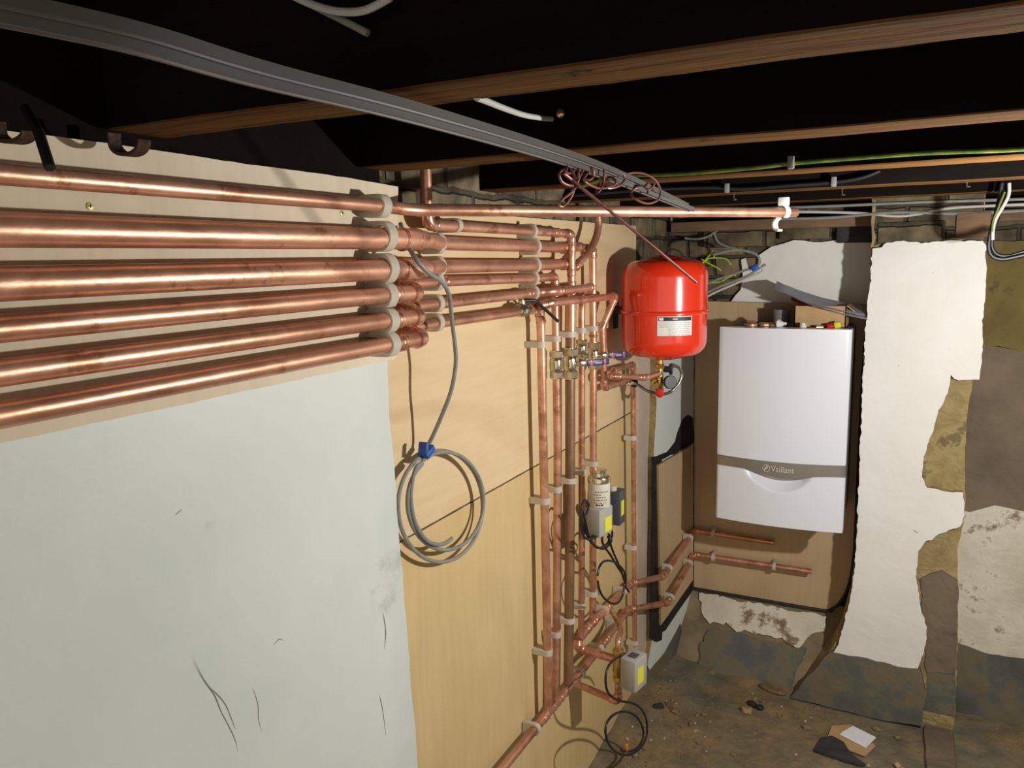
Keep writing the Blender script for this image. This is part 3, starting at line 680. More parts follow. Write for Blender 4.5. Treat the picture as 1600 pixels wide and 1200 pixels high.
# ---------------------------------------------------------------- pipe clips
def clip(axis, c, r, wall, w_, label, group, out=(1,0,0), extra=.0035, ex=0):
    """saddle clip round a pipe: axis direction, centre c, reaching back to the wall at distance `wall`"""
    c = Vector(c); ax = Vector(axis).normalized(); o_ = Vector(out).normalized(); o_ = (o_-ax*o_.dot(ax)).normalized(); s_ = ax.cross(o_)
    R = r+extra; n = 32; bm = B(); rings = []
    for t in (-.5,.5):
        inn = []; ou = []
        for k in range(n):
            a = 2*math.pi*k/n; co, si = math.cos(a), math.sin(a)
            inn.append(c+ax*w_*t+(o_*co+s_*si)*(r*1.01))
            if co >= 0: rad = R+ex*abs(si)**4
            else:
                rad = min(wall/max(abs(co),1e-6), (R+ex)/abs(si) if abs(si) > 1e-6 else 9)
            ou.append(c+ax*w_*t+(o_*co+s_*si)*rad)
        rings.append(([bm.verts.new(p) for p in inn], [bm.verts.new(p) for p in ou]))
    (i0,o0),(i1,o1) = rings
    for k in range(n):
        j = (k+1)%n
        bm.faces.new((i0[k],i0[j],o0[j],o0[k])); bm.faces.new((i1[k],o1[k],o1[j],i1[j]))
        bm.faces.new((o0[k],o0[j],o1[j],o1[k])); bm.faces.new((i0[k],i1[k],i1[j],i0[j]))
    return solo('pipe_clip', bm, M['clip'], label, 'pipe clip', group=group, loc=c-o_*wall, auto=40)
yc = W(602,400,X=XA).y
ordn = {1:'topmost',2:'second',3:'third',4:'fourth',5:'fifth',6:'lowest'}
for k in range(1,7):
    clip((0,1,0), (XA,yc+(.0 if k > 1 else -.004),zf[k]-.0005), rf[k], XA-XF, .022, f'{ordn[k]} white plastic clip in the near column of six, by the white wall edge', 'clips on the front pipes', ex=.0045 if k < 4 else .0035)
# brown blocks behind these clips, against the plywood
for k in range(1,7):
    bm = B(); R = rf[k]*.9
    box(bm, (XF,yc-.034,zf[k]-R), (XF+.026,yc-.013,zf[k]+R), .002)
    solo('clip_block', bm, M['plate'], f'brown block behind the {ordn[k]} clip of the near column', 'spacer block', group='brown blocks behind the near clips')
dw = XB-XR
for k, (x,y,r) in enumerate([(712,352,.011),(684,380,.014),(684,416.5,.014),(683,440,.0108),(683,474,.011),(683,504,.011)]):
    nm = ['on the pipe dropping from the ceiling','holding the thick second row pipe','holding the thick third row pipe','holding the fourth row pipe','holding the fifth row pipe','holding the lowest rear pipe'][k]
    clip((0,1,0), W(x,y,X=XB), r, dw, .015, 'white clip just past the near column, '+nm, 'clips in the middle column', ex=.0035 if k else 0)
for k, (x,y,r) in enumerate([(831,361,.011),(835,385,.014),(835,414.5,.014),(834,435,.0105),(834,457.5,.011),(834,480,.011)]):
    nm = ['topmost','second','third','fourth','fifth','lowest'][k]
    clip((0,1,0), W(x,y,X=XB), r, dw, .014, f'{nm} white plastic clip in the far column by the tops of the risers', 'clips in the far column', ex=.0035)
ris = ['leftmost','second','third','fourth','fifth','sixth']
def vclip(x, y, r, label, grp, X=XB, wall=dw): return clip((0,0,1), W(x,y,X=X), r, wall, .016, label, grp, extra=.004)
for i, (x,y) in enumerate([(845,538),(868,529),(891,522),(909,516),(927,513),(943,508)]):
    vclip(x,y,[.0115,.0105,.0145,.0098,.011,.0105][i]+.0002, f'white clip on the {ris[i]} riser, in the row above the lever valves', 'clips on the risers')
for i, (x,y) in enumerate([(851,782),(870,764),(891,750),(909,737),(927,724)]):
    vclip(x,y,[.0115,.0105,.0145,.0098,.011][i]+.0002, f'white clip on the {ris[i]} riser, in the stepped row halfway down', 'clips on the risers')
for i, (x,y) in enumerate([(855,1018),(869,990),(889,968),(908,946),(926,927)]):
    vclip(x,y,[.0115,.0105,.0145,.0098,.011][i]+.0002, f'white clip on the {ris[i]} riser, in the low row near the floor pipes', 'clips on the risers')
for x,y,nm in [(989,684,'highest'),(990,855,'middle'),(992,1004,'lowest')]:
    vclip(x,y,.0088, f'{nm} white clip on the slim pipe beside the plywood edge', 'clips on the slim pipe', X=-.838, wall=.030)
def lclip(a, b_, t, X, nm, r=.0117, X2=None, wall=.034):
    p = W(*a,X=X); q = W(*b_,X=X2 or X); clip(q-p, p.lerp(q,t), r, wall, .013, nm, 'clips on the floor pipes', extra=.005)
lclip((740,1256),(858,1112),.78,XL,'white clip on the lower floor pipe, left of all the risers')
lclip((858,1112),(940,1009),.55,XL,'white clip on the lower floor pipe between the third and fourth risers')
lclip((858,1112),(940,1009),.94,XL,'white clip on the lower floor pipe behind the copper stub')
lclip((940,1009),(980,953),.55,XL,'white clip on the lower floor pipe under the swept copper pipe')
lclip((918,982),(984,912),.36,XL,'white clip on the upper floor pipe just right of the fifth riser')
lclip((918,982),(984,912),.80,XL,'white clip on the upper floor pipe inside the black cable loop')
for p_,q_,t_,nm in [(R1[-2],R1[-1],.10,'white clip on the lower floor pipe just past its bend'),(R1[-2],R1[-1],.80,'white clip on the lower floor pipe at the corner of the alcove'),(R2[-2],R2[-1],.16,'white clip on the upper floor pipe just past its bend'),(R2[-2],R2[-1],.82,'white clip on the upper floor pipe at the corner of the alcove')]:
    clip(q_-p_, p_.lerp(q_,t_), .0117, .024, .013, nm, 'clips on the floor pipes', extra=.005)
for x,y,nm in [(1115,833,'on the shorter copper pipe under the boiler'),(1115,870.5,'left one on the longer copper pipe under the boiler'),(1210,885,'right one on the longer copper pipe under the boiler')]:
    clip((1,0,.01), W(x,y,Y=3.145), .0118, .044, .013, 'white clip '+nm, 'clips under the boiler', out=(0,-1,0), extra=.006)
# hanging end clip of topmost pipe
pe = W(1224,331.5,Y=1.955); bm = B()
d = (W(1243,332,Y=1.985)-W(1000,330.5,Y=1.60)).normalized(); u = d.cross(V(0,0,1)).normalized()
path = []
for k in range(13):
    a = math.radians(-60+200*k/12); path.append(pe+(u*math.cos(a)+V(0,0,1)*math.sin(a))*.0135)
def strip(bm, path, ax, w_, th):
    prev = None
    for i, p in enumerate(path):
        t = (path[min(i+1,len(path)-1)]-path[max(i-1,0)]).normalized(); nn = t.cross(ax).normalized()
        q = [bm.verts.new(p+ax*w_/2+nn*th/2), bm.verts.new(p-ax*w_/2+nn*th/2), bm.verts.new(p-ax*w_/2-nn*th/2), bm.verts.new(p+ax*w_/2-nn*th/2)]
        if prev:
            for k in range(4): bm.faces.new((prev[k],prev[(k+1)%4],q[(k+1)%4],q[k]))
        else: bm.faces.new(q)
        prev = q
    bm.faces.new(prev)
strip(bm, path, d, .016, .004); box(bm, pe+V(-.012,-.01,.0145), pe+V(.012,.01,.034), .002)
T = Thing('pipe_clip', 'bright white open hinged clip near the free end of the topmost pipe', 'pipe clip', pe+V(0,0,.034))
T.part('saddle', bm, M['white_pipe_plastic'])
bm = B(); hp = pe+u*.0-V(0,0,.016)-d*.012
path = [hp+(d*-.2+u).normalized()*0+V(0,0,0)+(u*math.cos(math.radians(a))+V(0,0,1)*math.sin(math.radians(a)))*.014-V(0,0,.012) for a in range(100,290,15)]
strip(bm, path, d, .016, .004); T.part('hinged_strap', bm, M['white_pipe_plastic'])

# ================================================================= VALVES
def hexnut(bm, c, r, h, axis=(0,0,1), n=6):
    lathe(bm, [(r*.9,-h/2),(r,-h/2+.002),(r,h/2-.002),(r*.9,h/2)], c, axis, n)
def valve(x, y0, y1, r, label, X=XB, lever=0, riser=None):
    a = W(x,y0,X=X); b_ = W(x,y1,X=X); h = (a-b_).length; c = (a+b_)/2
    T = Thing('ball_valve', label, 'valve', b_, 'lever valves on the risers')
    bm = B(); hexnut(bm, c+V(0,0,h*.36), r*1.7, h*.24); T.part('union_nut', bm, M['nickel'], auto=20)
    bm = B(); hexnut(bm, c-V(0,0,h*.36), r*1.7, h*.24); T.part('union_nut', bm, M['nickel'], auto=20)
    bm = B(); lathe(bm, [(r*1.3,-h*.5),(r*1.3,-h*.24),(r*1.45,-h*.21),(r*1.55,-h*.14),(r*1.58,0),(r*1.55,h*.14),(r*1.45,h*.21),(r*1.3,h*.24),(r*1.3,h*.5)], c, n=28); bd = T.part('body', bm, M['nickel'])
    if lever:
        s = c+V(r*1.6,0,0); bm = B(); lathe(bm, [(.006,0),(.006,.010),(.004,.010),(.004,.016)], s, (1,0,0), 16)
        hexnut(bm, s+V(.014,0,0), .007, .006, (1,0,0)); T.part('spindle', bm, M['nickel'], auto=20)
        m = Matrix.Translation(s+V(.018,0,0)) @ Matrix.Rotation(math.radians(-38),4,'Z')
        bm = B(); box(bm, V(-.0015,-.008,-.007), V(.0015,.016,.007), .001, mat=m); lev = T.part('lever', bm, M['nickel'])
        bm = B(); box(bm, V(-.003,.012,-.008), V(.004,.012+lever,.009), .002, mat=m); T.part('lever_sleeve', bm, M['lever'], lev)
        bm = B(); box(bm, V(-.0035,.02,-.0082), V(.0045,.030,.0092), .0008, mat=m); T.part('sleeve_band', bm, M['lever_pink'], lev)
        bm = B(); box(bm, V(-.0035,.012+lever*.75,-.0082), V(.0045,.012+lever*.85,.0092), .0008, mat=m); T.part('sleeve_band', bm, M['lever_pink'], lev)
        bm = B(); box(bm, V(.0035,.036,-.003), V(.0046,.012+lever*.66,.003), .0004, mat=m); T.part('sleeve_print', bm, M['ink_grey'], lev)
    return T
valve(869,547,592,.0115,'nickel ball valve on the second riser')
valve(891,543,592,.0135,'nickel ball valve with a blue lever on the third riser', X=-.842, lever=.072)
valve(909,530,560,.0105,'small nickel ball valve on the fourth riser, behind the levers', lever=.0)
valve(928,534,577,.0115,'nickel ball valve with a blue lever on the fifth riser', lever=.066)
T = Thing('ball_valve', 'small nickel valve with dark lever on the lowest rear pipe', 'valve', W(815,483,X=XB))
c = W(816,484,X=XB); d = (W(835,480,X=XB)-W(800,488.5,X=XB)).normalized()
for sg in (-1,1):
    bm = B(); hexnut(bm, c+d*.018*sg, .017, .014, d); T.part('union_nut', bm, M['nickel'], auto=20)
bm = B(); lathe(bm, [(.013,-.03),(.0145,-.012),(.017,0),(.0145,.012),(.013,.03)], c, d, 24); lathe(bm, [(.008,0),(.008,.022),(.005,.026)], c, (0,0,1), 16); T.part('body', bm, M['nickel'])
a = c+V(.004,.0,.022); l1 = [a, a+V(.02,.025,.0), W(872,502,X=-.79)]
bm = B(); tube(bm, fillet(l1,.02)[0], .0042, 10, flat=.8); T.part('lever', bm, M['plastic_dark'], label='black coated lever')
# drain-off elbow handle below the vessel
c = W(984,597,X=XB); T = Thing('isolating_valve', 'small valve with black cap between the sixth riser and the slim pipe', 'valve', c)
bm = B(); lathe(bm, [(.008,-.02),(.011,-.018),(.011,.005),(.008,.01)], c, (0,1,0), 20); T.part('body', bm, M['nickel'])
bm = B(); lathe(bm, [(.006,0),(.006,.008),(.014,.01),(.015,.02),(.012,.026)], c, (1,0,-.2), 18); T.part('cap', bm, M['plastic_dark'])

# ================================================================= VESSEL
VC = V(-.70,2.49,0); VR = .137
zt = W(1038,398,Y=2.49).z; zb = W(1036,566,Y=2.49-.06).z; zm = W(1038,489,Y=2.40).z
T = Thing('expansion_vessel', 'glossy red expansion vessel with a white label, mounted beside the pipes', 'expansion vessel', (VC.x,VC.y,zb))
def prof(z0, z1, R, up):
    out = []
    n = 14; h = abs(z1-z0); cr = .055
    for k in range(n+1):
        a = math.pi/2*k/n
        out.append(((R-cr)+cr*math.cos(a)**.85 if k < n else R-cr, (h-cr)+cr*math.sin(a)))
    dome = .016
    for k in range(1,7):
        t = 1-k/6; out.append(((R-cr)*t, h+dome*(1-t*t)))
    return [(R,0)]+out
H = zt-.016-zm
bm = B(); P_ = [(r, zm+h) for r,h in prof(zm, zt-.016, VR, 1)]
lathe(bm, P_, (VC.x,VC.y,0), n=64); T.part('upper_shell', bm, M['red'], auto=60)
bm = B(); P_ = [(r, zm-h) for r,h in prof(zm, zb+.016, VR*.995, -1)]
lathe(bm, P_, (VC.x,VC.y,0), n=64); T.part('lower_shell', bm, M['red'], auto=60)
bm = B(); lathe(bm, [(VR-.002,zm+.007),(VR+.004,zm+.006),(VR+.0065,zm+.002),(VR+.0065,zm-.003),(VR+.004,zm-.006),(VR-.002,zm-.007)], (VC.x,VC.y,0), n=64); T.part('seam_rim', bm, M['red'])
# label wrapped on the shell
view = math.atan2(-VC.y, -VC.x)   # direction towards the camera
def lab_patch(bm, a0, a1, z0, z1, R, n=16, mi=0):
    fr = []
    for k in range(n+1):
        a = a0+(a1-a0)*k/n; q = []
        for rr in (R, R+.0006):
            for z in (z0,z1): q.append(bm.verts.new((VC.x+rr*math.cos(a), VC.y+rr*math.sin(a), z)))
        fr.append(q)
    for a, b_ in zip(fr, fr[1:]):
        for i,j in ((0,1),(1,3),(3,2),(2,0)): bm.faces.new((a[i],a[j],b_[j],b_[i]))
    bm.faces.new((fr[0][0],fr[0][1],fr[0][3],fr[0][2])); bm.faces.new((fr[-1][0],fr[-1][1],fr[-1][3],fr[-1][2]))
la0 = view-math.asin(-9/67)*-1*-1; 
la0 = view+math.asin(-10/67); la1 = view+math.asin(41/67)
lz1 = zm-.008; lz0 = zm-.068
bm = B(); lab_patch(bm, la0, la1, lz0, lz1, VR); lb = T.part('label', bm, M['label_white'], label='white label with a black heading bar')
bm = B(); lab_patch(bm, la0+.02, la1-.02, lz1-.014, lz1-.002, VR+.0004)
T.part('heading_bar', bm, M['ink'], lb)
bm = B(); f_ = lambda t: la0+(la1-la0)*t
# small print rows (too small to read in the photograph) and a shield outline
random.seed(3)
for row in range(7):
    z = lz1-.019-row*.0062; x = .06 if row < 3 else .30
    while x < .93:
        l_ = random.uniform(.03,.11); lab_patch(bm, f_(x), f_(min(.95,x+l_)), z-.0016, z, VR+.0005, 2); x += l_+.02
T.part('small_print', bm, M['ink_grey'], lb)
bm = B(); lab_patch(bm, f_(.42), f_(.56), lz1-.0095, lz1-.0065, VR+.0012, 3); lab_patch(bm, f_(.05), f_(.17), lz1-.012, lz1-.004, VR+.0012, 3)
T.part('heading_mark', bm, M['label_white'], lb)
# wall bracket
bm = B(); box(bm, (-.8675,VC.y-.03,zm-.01), (-.829,VC.y+.03,zm+.012), .002) 
box(bm, (-.868,VC.y-.02,zm-.06), (-.862,VC.y+.02,zm+.04), .001); T.part('wall_bracket', bm, M['black_iron'])
# brass set under vessel
vc = W(1031,590,Y=VC.y-.0); vc = V(VC.x+.0,VC.y-.0,vc.z)
zz = lambda y: W(1031,y,Y=VC.y).z
T = Thing('safety_valve', 'brass safety valve with red cap and black gauge under the red vessel', 'valve', (VC.x,VC.y,zz(621)))
px_, py_ = W(1031,590,Y=VC.y).x, VC.y
bm = B(); lathe(bm, [(.012,zz(562)),(.012,zz(568)),(.009,zz(569)),(.009,zz(582)),(.012,zz(584)),(.014,zz(590)),(.014,zz(600)),(.011,zz(607)),(.010,zz(608))], (px_,py_,0), n=24)
lathe(bm, [(.007,0),(.009,.02),(.012,.022),(.012,.030),(.006,.032)], (px_,py_,zz(594)), (-.6,-.7,0), 18); T.part('body', bm, M['brass'])
bm = B(); hexnut(bm, (px_,py_,zz(572)), .0155, .016); T.part('union_nut', bm, M['brass'], auto=20)
bm = B(); lathe(bm, [(.013,zz(607)),(.0145,zz(609)),(.0135,zz(616)),(.009,zz(620)),(.004,zz(621))], (px_,py_,0), n=12); T.part('cap', bm, M['red_cap'], auto=20, label='red ribbed cap')
g = W(1046,597,Y=VC.y-.02); bm = B(); lathe(bm, [(.006,-.03),(.006,-.006),(.021,-.004),(.022,0),(.022,.010),(.020,.012)], g, (.62,-.75,.1), 32); T.part('gauge', bm, M['plastic_dark'], label='round black pressure gauge')
bm = B(); g2 = W(1046,578,Y=VC.y+.03); box(bm, g2-V(.02,.008,.008), g2+V(.006,.008,.012), .003); box(bm, g2+V(.0,-.006,-.016), g2+V(.010,.006,.022), .003); T.part('drain_tap', bm, M['plastic_dark'])
# braided filling loop
pl = crv([W(984,598,X=-.815), W(996,601,X=-.80), W(1012,611,X=-.76), W(1030,618,X=-.72)+V(0,.03,0), W(1048,612,Y=2.54), W(1060,600,Y=2.56), W(1065,585,Y=2.57), W(1060,574,Y=2.56), W(1050,571,Y=2.54)], 8)
bm = B(); tube(bm, pl, .0052, 12); T = Thing('flexible_hose', 'braided steel filling hose looping under the red vessel', 'hose', pl[0]); T.part('braid', bm, M['steel'])
bm = B(); tube(bm, pl[:4], .0075, 12); tube(bm, pl[-4:], .0075, 12); T.part('end_ferrule', bm, M['nickel'])

# ================================================================= BOILER
YF = 2.854; bx0, bx1 = -.597, -.157; bz0, bz1 = -.978, -.262
T = Thing('boiler', 'white wall-hung boiler with a silver band, on the alcove backboard', 'boiler', (-.377,3.0,bz0))
bm = B(); box(bm, (bx0+.004,YF+.03,bz0+.01), (bx1-.004,YBD-.002,bz1-.012), .006)
T.part('casing', bm, M['boiler_grey'])
bm = B(); box(bm, (bx0+.02,YF+.05,bz1-.03), (bx1-.02,YBD-.01,bz1-.006), .003); T.part('top_plate', bm, M['boiler_dark'])
def zB(x, y): return W(x,y,Y=YF).z
zb_t = (W(1120,709,Y=YF).z + W(1318,728,Y=YF).z)/2; 
def bow(s): return -.022*(1-(2*s-1)**2)
def panel(bm, top, bot, nx=48, nz=30, off=0, dent=None, th=.02):
    F = []; Bk = []
    for j in range(nz+1):
        r = []; rb = []
        for i in range(nx+1):
            s = i/nx; x = bx0+(bx1-bx0)*s; t = j/nz; z = bot(s)+(top(s)-bot(s))*t
            y = YF+bow(s)+off+(dent(s,t) if dent else 0)
            e = min(s,1-s)*(bx1-bx0); 
            if e < .004: y += (.004-e)*.8
            r.append(bm.verts.new((x,y,z))); rb.append(bm.verts.new((x,YF+.045,z)))
        F.append(r); Bk.append(rb)
    for j in range(nz):
        for i in range(nx): bm.faces.new((F[j][i],F[j][i+1],F[j+1][i+1],F[j+1][i]))
    for i in range(nx):
        bm.faces.new((F[0][i],F[0][i+1],Bk[0][i+1],Bk[0][i])); bm.faces.new((F[-1][i],F[-1][i+1],Bk[-1][i+1],Bk[-1][i]))
    for j in range(nz):
        bm.faces.new((F[j][0],F[j+1][0],Bk[j+1][0],Bk[j][0])); bm.faces.new((F[j][-1],F[j+1][-1],Bk[j+1][-1],Bk[j][-1]))
zt1 = lambda s: bz1
zu0 = lambda s: zb_t-.004*math.sin(math.pi*s)
def zband(s):
    base = zb_t-.040
    return base-.020*math.exp(-((s-.55)/.2)**2)-.004*s
bm = B(); panel(bm, zt1, zu0, 48, 6); T.part('upper_panel', bm, M['boiler'], auto=50)
bm = B(); panel(bm, lambda s: zu0(s)-.0015, lambda s: zband(s)-.002, 48, 4, .003); bd = T.part('silver_band', bm, M['boiler_band'], auto=50)
def dent(s, t):
    if not .22 < s < .78: return 0
    w_ = math.sin(math.pi*(s-.22)/.56); dpt = max(0, (t-(1-.30*w_**.7))/.30)
    return .032*min(1, dpt*1.6)*min(1, w_*2)
bm = B(); panel(bm, zband, lambda s: bz0, 72, 40, 0, dent); T.part('lower_flap', bm, M['boiler'], auto=60)
# lettering and round emblem on the band
def text_mesh(s, size, ext):
    cu = bpy.data.curves.new('t', 'FONT'); cu.body = s; cu.size = size; cu.extrude = ext; cu.space_character = 1.0
    ob = bpy.data.objects.new('t', cu); C.objects.link(ob)
    dg = bpy.context.evaluated_depsgraph_get(); dg.update()
    me = bpy.data.meshes.new_from_object(ob.evaluated_get(dg)); bpy.data.objects.remove(ob)
    bm = bmesh.new(); bm.from_mesh(me); return bm
bm = text_mesh('Vaillant', .031, .001)
zc = (zb_t+zband(.52))/2
for v in bm.verts:
    x, y, z = v.co; s = (bx0+.196+x*.86-bx0)/(bx1-bx0); v.co = Vector((bx0+.196+x*.86, YF+bow(s)-.0005-z*1.0, zc-.009+y))
T.part('lettering', bm, M['logo'], bd, smooth=False)
bm = B(); ec = Vector((bx0+.18, YF+bow(.41)-.001, zc+.001))
ringp = [ec+V(math.cos(a*math.pi/12),0,math.sin(a*math.pi/12))*.0125 for a in range(25)]
tube(bm, ringp, .0012, 6, caps=False)
tube(bm, [ec+V(-.006,0,-.006), ec+V(-.002,0,.001), ec+V(.005,0,.004)], .003, 8); tube(bm, [ec+V(-.001,0,.002), ec+V(.001,0,.010)], .0012, 6); tube(bm, [ec+V(.003,0,.003), ec+V(.006,0,.010)], .0012, 6)
T.part('round_emblem', bm, M['logo'], bd)
# flue stub
fc = W(1230,497,Y=3.08); bm = B(); lathe(bm, [(.03,bz1-.01),(.03,bz1+.035),(.032,bz1+.036),(.032,bz1+.05),(.027,bz1+.05),(.027,bz1)], (fc.x-.02,3.08,0), n=32)
T.part('flue_socket', bm, M['boiler_grey'])
# things lying on the boiler
ZT = bz1-.006
def elbowbit(x, y, ang, r, label, mat='copper', Yv=2.93):
    c = W(x,y,Y=Yv); c.z = ZT+r; d = V(math.cos(ang),math.sin(ang),0); e = V(-d.y,d.x,0)
    bm = B(); path, arcs = fillet([c-d*.02, c+d*.004, c+d*.004+e*.022], .012)
    tube(bm, path, r, 16, hollow=.01)
    solo('copper_fitting', bm, M[mat], label, 'pipe fitting', group='fittings left on the boiler')
elbowbit(1171,508,-.9,.011,'leftmost copper elbow fitting on top of the boiler','copper_bright',2.90)
elbowbit(1176,500,.4,.011,'copper elbow fitting behind the leftmost one on the boiler','copper',2.97)
elbowbit(1190,503,-1.2,.010,'copper elbow fitting in the middle of the boiler fittings','copper',2.92)
elbowbit(1203,501,-1.5,.009,'copper elbow fitting next to the white cone on the boiler','copper_bright',2.93)
c = W(1216,505,Y=2.92); c.z = ZT
bm = B(); lathe(bm, [(.016,0),(.017,.004),(.006,.022),(.005,.030)], c+V(0,0,.014), (.8,-.3,.1), 24); solo('plastic_cone', bm, M['white_pipe_plastic'], 'pale blue-white plastic cone lying on the boiler', 'fitting')
c = W(1255,506,Y=2.92); c.z = ZT; bm = B(); lathe(bm, [(.010,0),(.012,.003),(.012,.012),(.008,.014),(.007,.02)], c, (0,0,1), 10); solo('plastic_plug', bm, M['white_pipe_plastic'], 'small white plastic cap on the boiler in front of the box', 'fitting')
c = W(1280,509,Y=2.92); c.z = ZT+.006; bm = B(); tube(bm, [c-V(.01,0,0), c+V(.012,.006,0)], .006, 12, hollow=.006); solo('copper_fitting', bm, M['copper_bright'], 'short copper stub below the cardboard box on the boiler', 'pipe fitting', group='fittings left on the boiler')
c = W(1299,508,Y=2.92); c.z = ZT
T = Thing('marker_cap', 'red and yellow plastic fitting on the boiler under the box corner', 'fitting', c)
bm = B(); lathe(bm, [(.009,-.012),(.010,0),(.008,.010)], c+V(0,0,.0105), (1,0,.1), 14); T.part('red_end', bm, M['red_cap'])
bm = B(); lathe(bm, [(.012,.0),(.012,.016),(.009,.02)], c+V(.011,0,.0125), (1,0,.25), 8); T.part('yellow_end', bm, M['sticker'])
# cardboard box without lid
a = W(1242,493,Y=2.97); bxz = ZT+.03
xl = W(1241,490,Y=2.96).x; xr = W(1322,495,Y=2.96).x
T = Thing('cardboard_box', 'shallow open cardboard box sitting on top of the boiler', 'box', ((xl+xr)/2,3.03,ZT))
bm = B(); zb0 = ZT+.001; zt0 = W(1241,478,Y=2.96).z
y0_, y1_ = 2.96, 3.14
box(bm, (xl,y0_,zb0), (xr,y1_,zb0+.003)); box(bm, (xl,y0_,zb0), (xr,y0_+.004,zt0)); box(bm, (xl,y1_-.004,zb0), (xr,y1_,zt0)); box(bm, (xl,y0_,zb0), (xl+.004,y1_,zt0)); box(bm, (xr-.004,y0_,zb0), (xr,y1_,zt0))
T.part('tray', bm, M['card'], smooth=False)
bm = B(); box(bm, V(0,0,0), V(.045,.16,.003), mat=Matrix.Translation((xr,y0_+.01,zt0)) @ Matrix.Rotation(math.radians(38),4,'Y')); T.part('flap', bm, M['card'], smooth=False)
def sheet(pts, th=.0015, sag=.0, n=14):
    """curled sheet between 4 corner points"""
    bm = B(); a, b_, c, d = pts; F = []
    for i in range(n+1):
        row = []
        for j in range(n+1):
            s, t = i/n, j/n; p = a.lerp(b_,s).lerp(d.lerp(c,s),t); p = p+V(0,0,-sag*math.sin(math.pi*s)+.004*noise.noise(p*15)); row.append(bm.verts.new(p))
        F.append(row)
    for i in range(n):
        for j in range(n): bm.faces.new((F[i][j],F[i+1][j],F[i+1][j+1],F[i][j+1]))
    bmesh.ops.solidify(bm, geom=bm.faces[:], thickness=th); return bm
def papers(y0_, y1_, dz, label, mat, px, th, sag, group='leaflets on the boiler'):
    (xa,ya),(xb,yb) = px
    A = W(xa,ya,Y=y0_)+V(0,0,dz); Bq = W(xb,yb,Y=y0_)+V(0,0,dz); dd = V(-.02,y1_-y0_,.022)
    solo('leaflet', sheet([A,Bq,Bq+dd,A+dd], th, sag), mat, label, 'paper', group=group)
papers(2.93,3.13,0,'topmost white instruction leaflet lying across the cardboard box',M['paper'],((1214,454),(1352,494)),.002,.010)
papers(2.94,3.14,-.006,'middle white leaflet under the topmost one on the box',M['paper'],((1210,449),(1356,497)),.003,.012)
papers(2.95,3.12,-.010,'lowest leaflet of the three, with a reddish edge, on the box',M['brochure'],((1236,466),(1308,484)),.003,.0)

# ================================================================= ACTUATORS
XD = -.775
def actuator_box(T, c, sx, sy, sz, mat, rot=0):
    bm = B(); box(bm, (-sx/2,-sy/2,-sz/2), (sx/2,sy/2,sz/2), .005, mat=Matrix.Translation(c) @ Matrix.Rotation(rot,4,'Z')); return T.part('housing', bm, mat)
# upper white-capped actuator on riser five
ca = W(936,812,X=-.76)
T = Thing('zone_actuator', 'cream motor actuator with metal top and grey box, on the fifth riser', 'actuator', W(936,838,X=-.76))
RT = math.radians(-12)
actuator_box(T, ca, .05, .072, .082, M['device_grey'], RT)
cc = W(936,768,X=-.765)
bm = B(); lathe(bm, [(.030,-.052),(.032,-.046),(.032,.036),(.030,.040)], cc, (0,0,1), 36); cy = T.part('motor_can', bm, M['device_white'])
bm = B(); lathe(bm, [(.0325,.030),(.0330,.040),(.031,.046),(.022,.048),(.021,.058),(.023,.060),(.023,.066),(.012,.067)], cc, (0,0,1), 36); T.part('metal_cap', bm, M['nickel'])
bm = B()
vd = math.atan2(-cc.y, -cc.x)
random.seed(5)
for row in range(6):
    a = vd-.5+random.uniform(0,.2)
    while a < vd+.7:
        l_ = random.uniform(.08,.22); z = cc.z+.006-row*.008; q = []
        for k in range(3):
            aa = a+l_*k/2; q.append((bm.verts.new((cc.x+.0323*math.cos(aa), cc.y+.0323*math.sin(aa), z)), bm.verts.new((cc.x+.0323*math.cos(aa), cc.y+.0323*math.sin(aa), z+(.0022 if row < 5 else .005)))))
        for u_, v_ in zip(q, q[1:]): bm.faces.new((u_[0],v_[0],v_[1],u_[1]))
        a += l_+.07
        if row in (1,5) and a > vd+.2: break
T.part('small_print', bm, M['ink'], cy, smooth=False)
bm = B(); m_ = Matrix.Translation(ca) @ Matrix.Rotation(RT,4,'Z')
vs = [bm.verts.new(m_ @ V(.0258,y_,z_)) for y_, z_ in ((-.012,-.008),(.026,-.006),(.008,-.034),(.006,-.034))]
vs2 = [bm.verts.new(v.co+(m_.to_3x3() @ V(.0006,0,0))) for v in vs]; bm.faces.new(vs); bm.faces.new(vs2)
box(bm, V(.0250,-.008,-.030), V(.0262,.026,.012), mat=m_)
T.part('warning_sticker', bm, M['sticker'], smooth=False)
bm = B(); m2 = m_
for k in range(5): box(bm, V(.0262,-.003,-.022+k*.006), V(.0266,.02,-.0195+k*.006), mat=m_)
T.part('sticker_print', bm, M['ink'], smooth=False) if 0 else bm.free()
bm = B(); a = W(927,800,X=-.82); tube(bm, [V(-.84,a.y,ca.z), V(ca.x-.02,a.y,ca.z)], .012, 16); lathe(bm, [(.013,-.04),(.017,-.03),(.019,0),(.017,.03),(.013,.04)], V(-.84,W(927,790,X=-.84).y,ca.z), n=20); T.part('valve_body', bm, M['brass'])
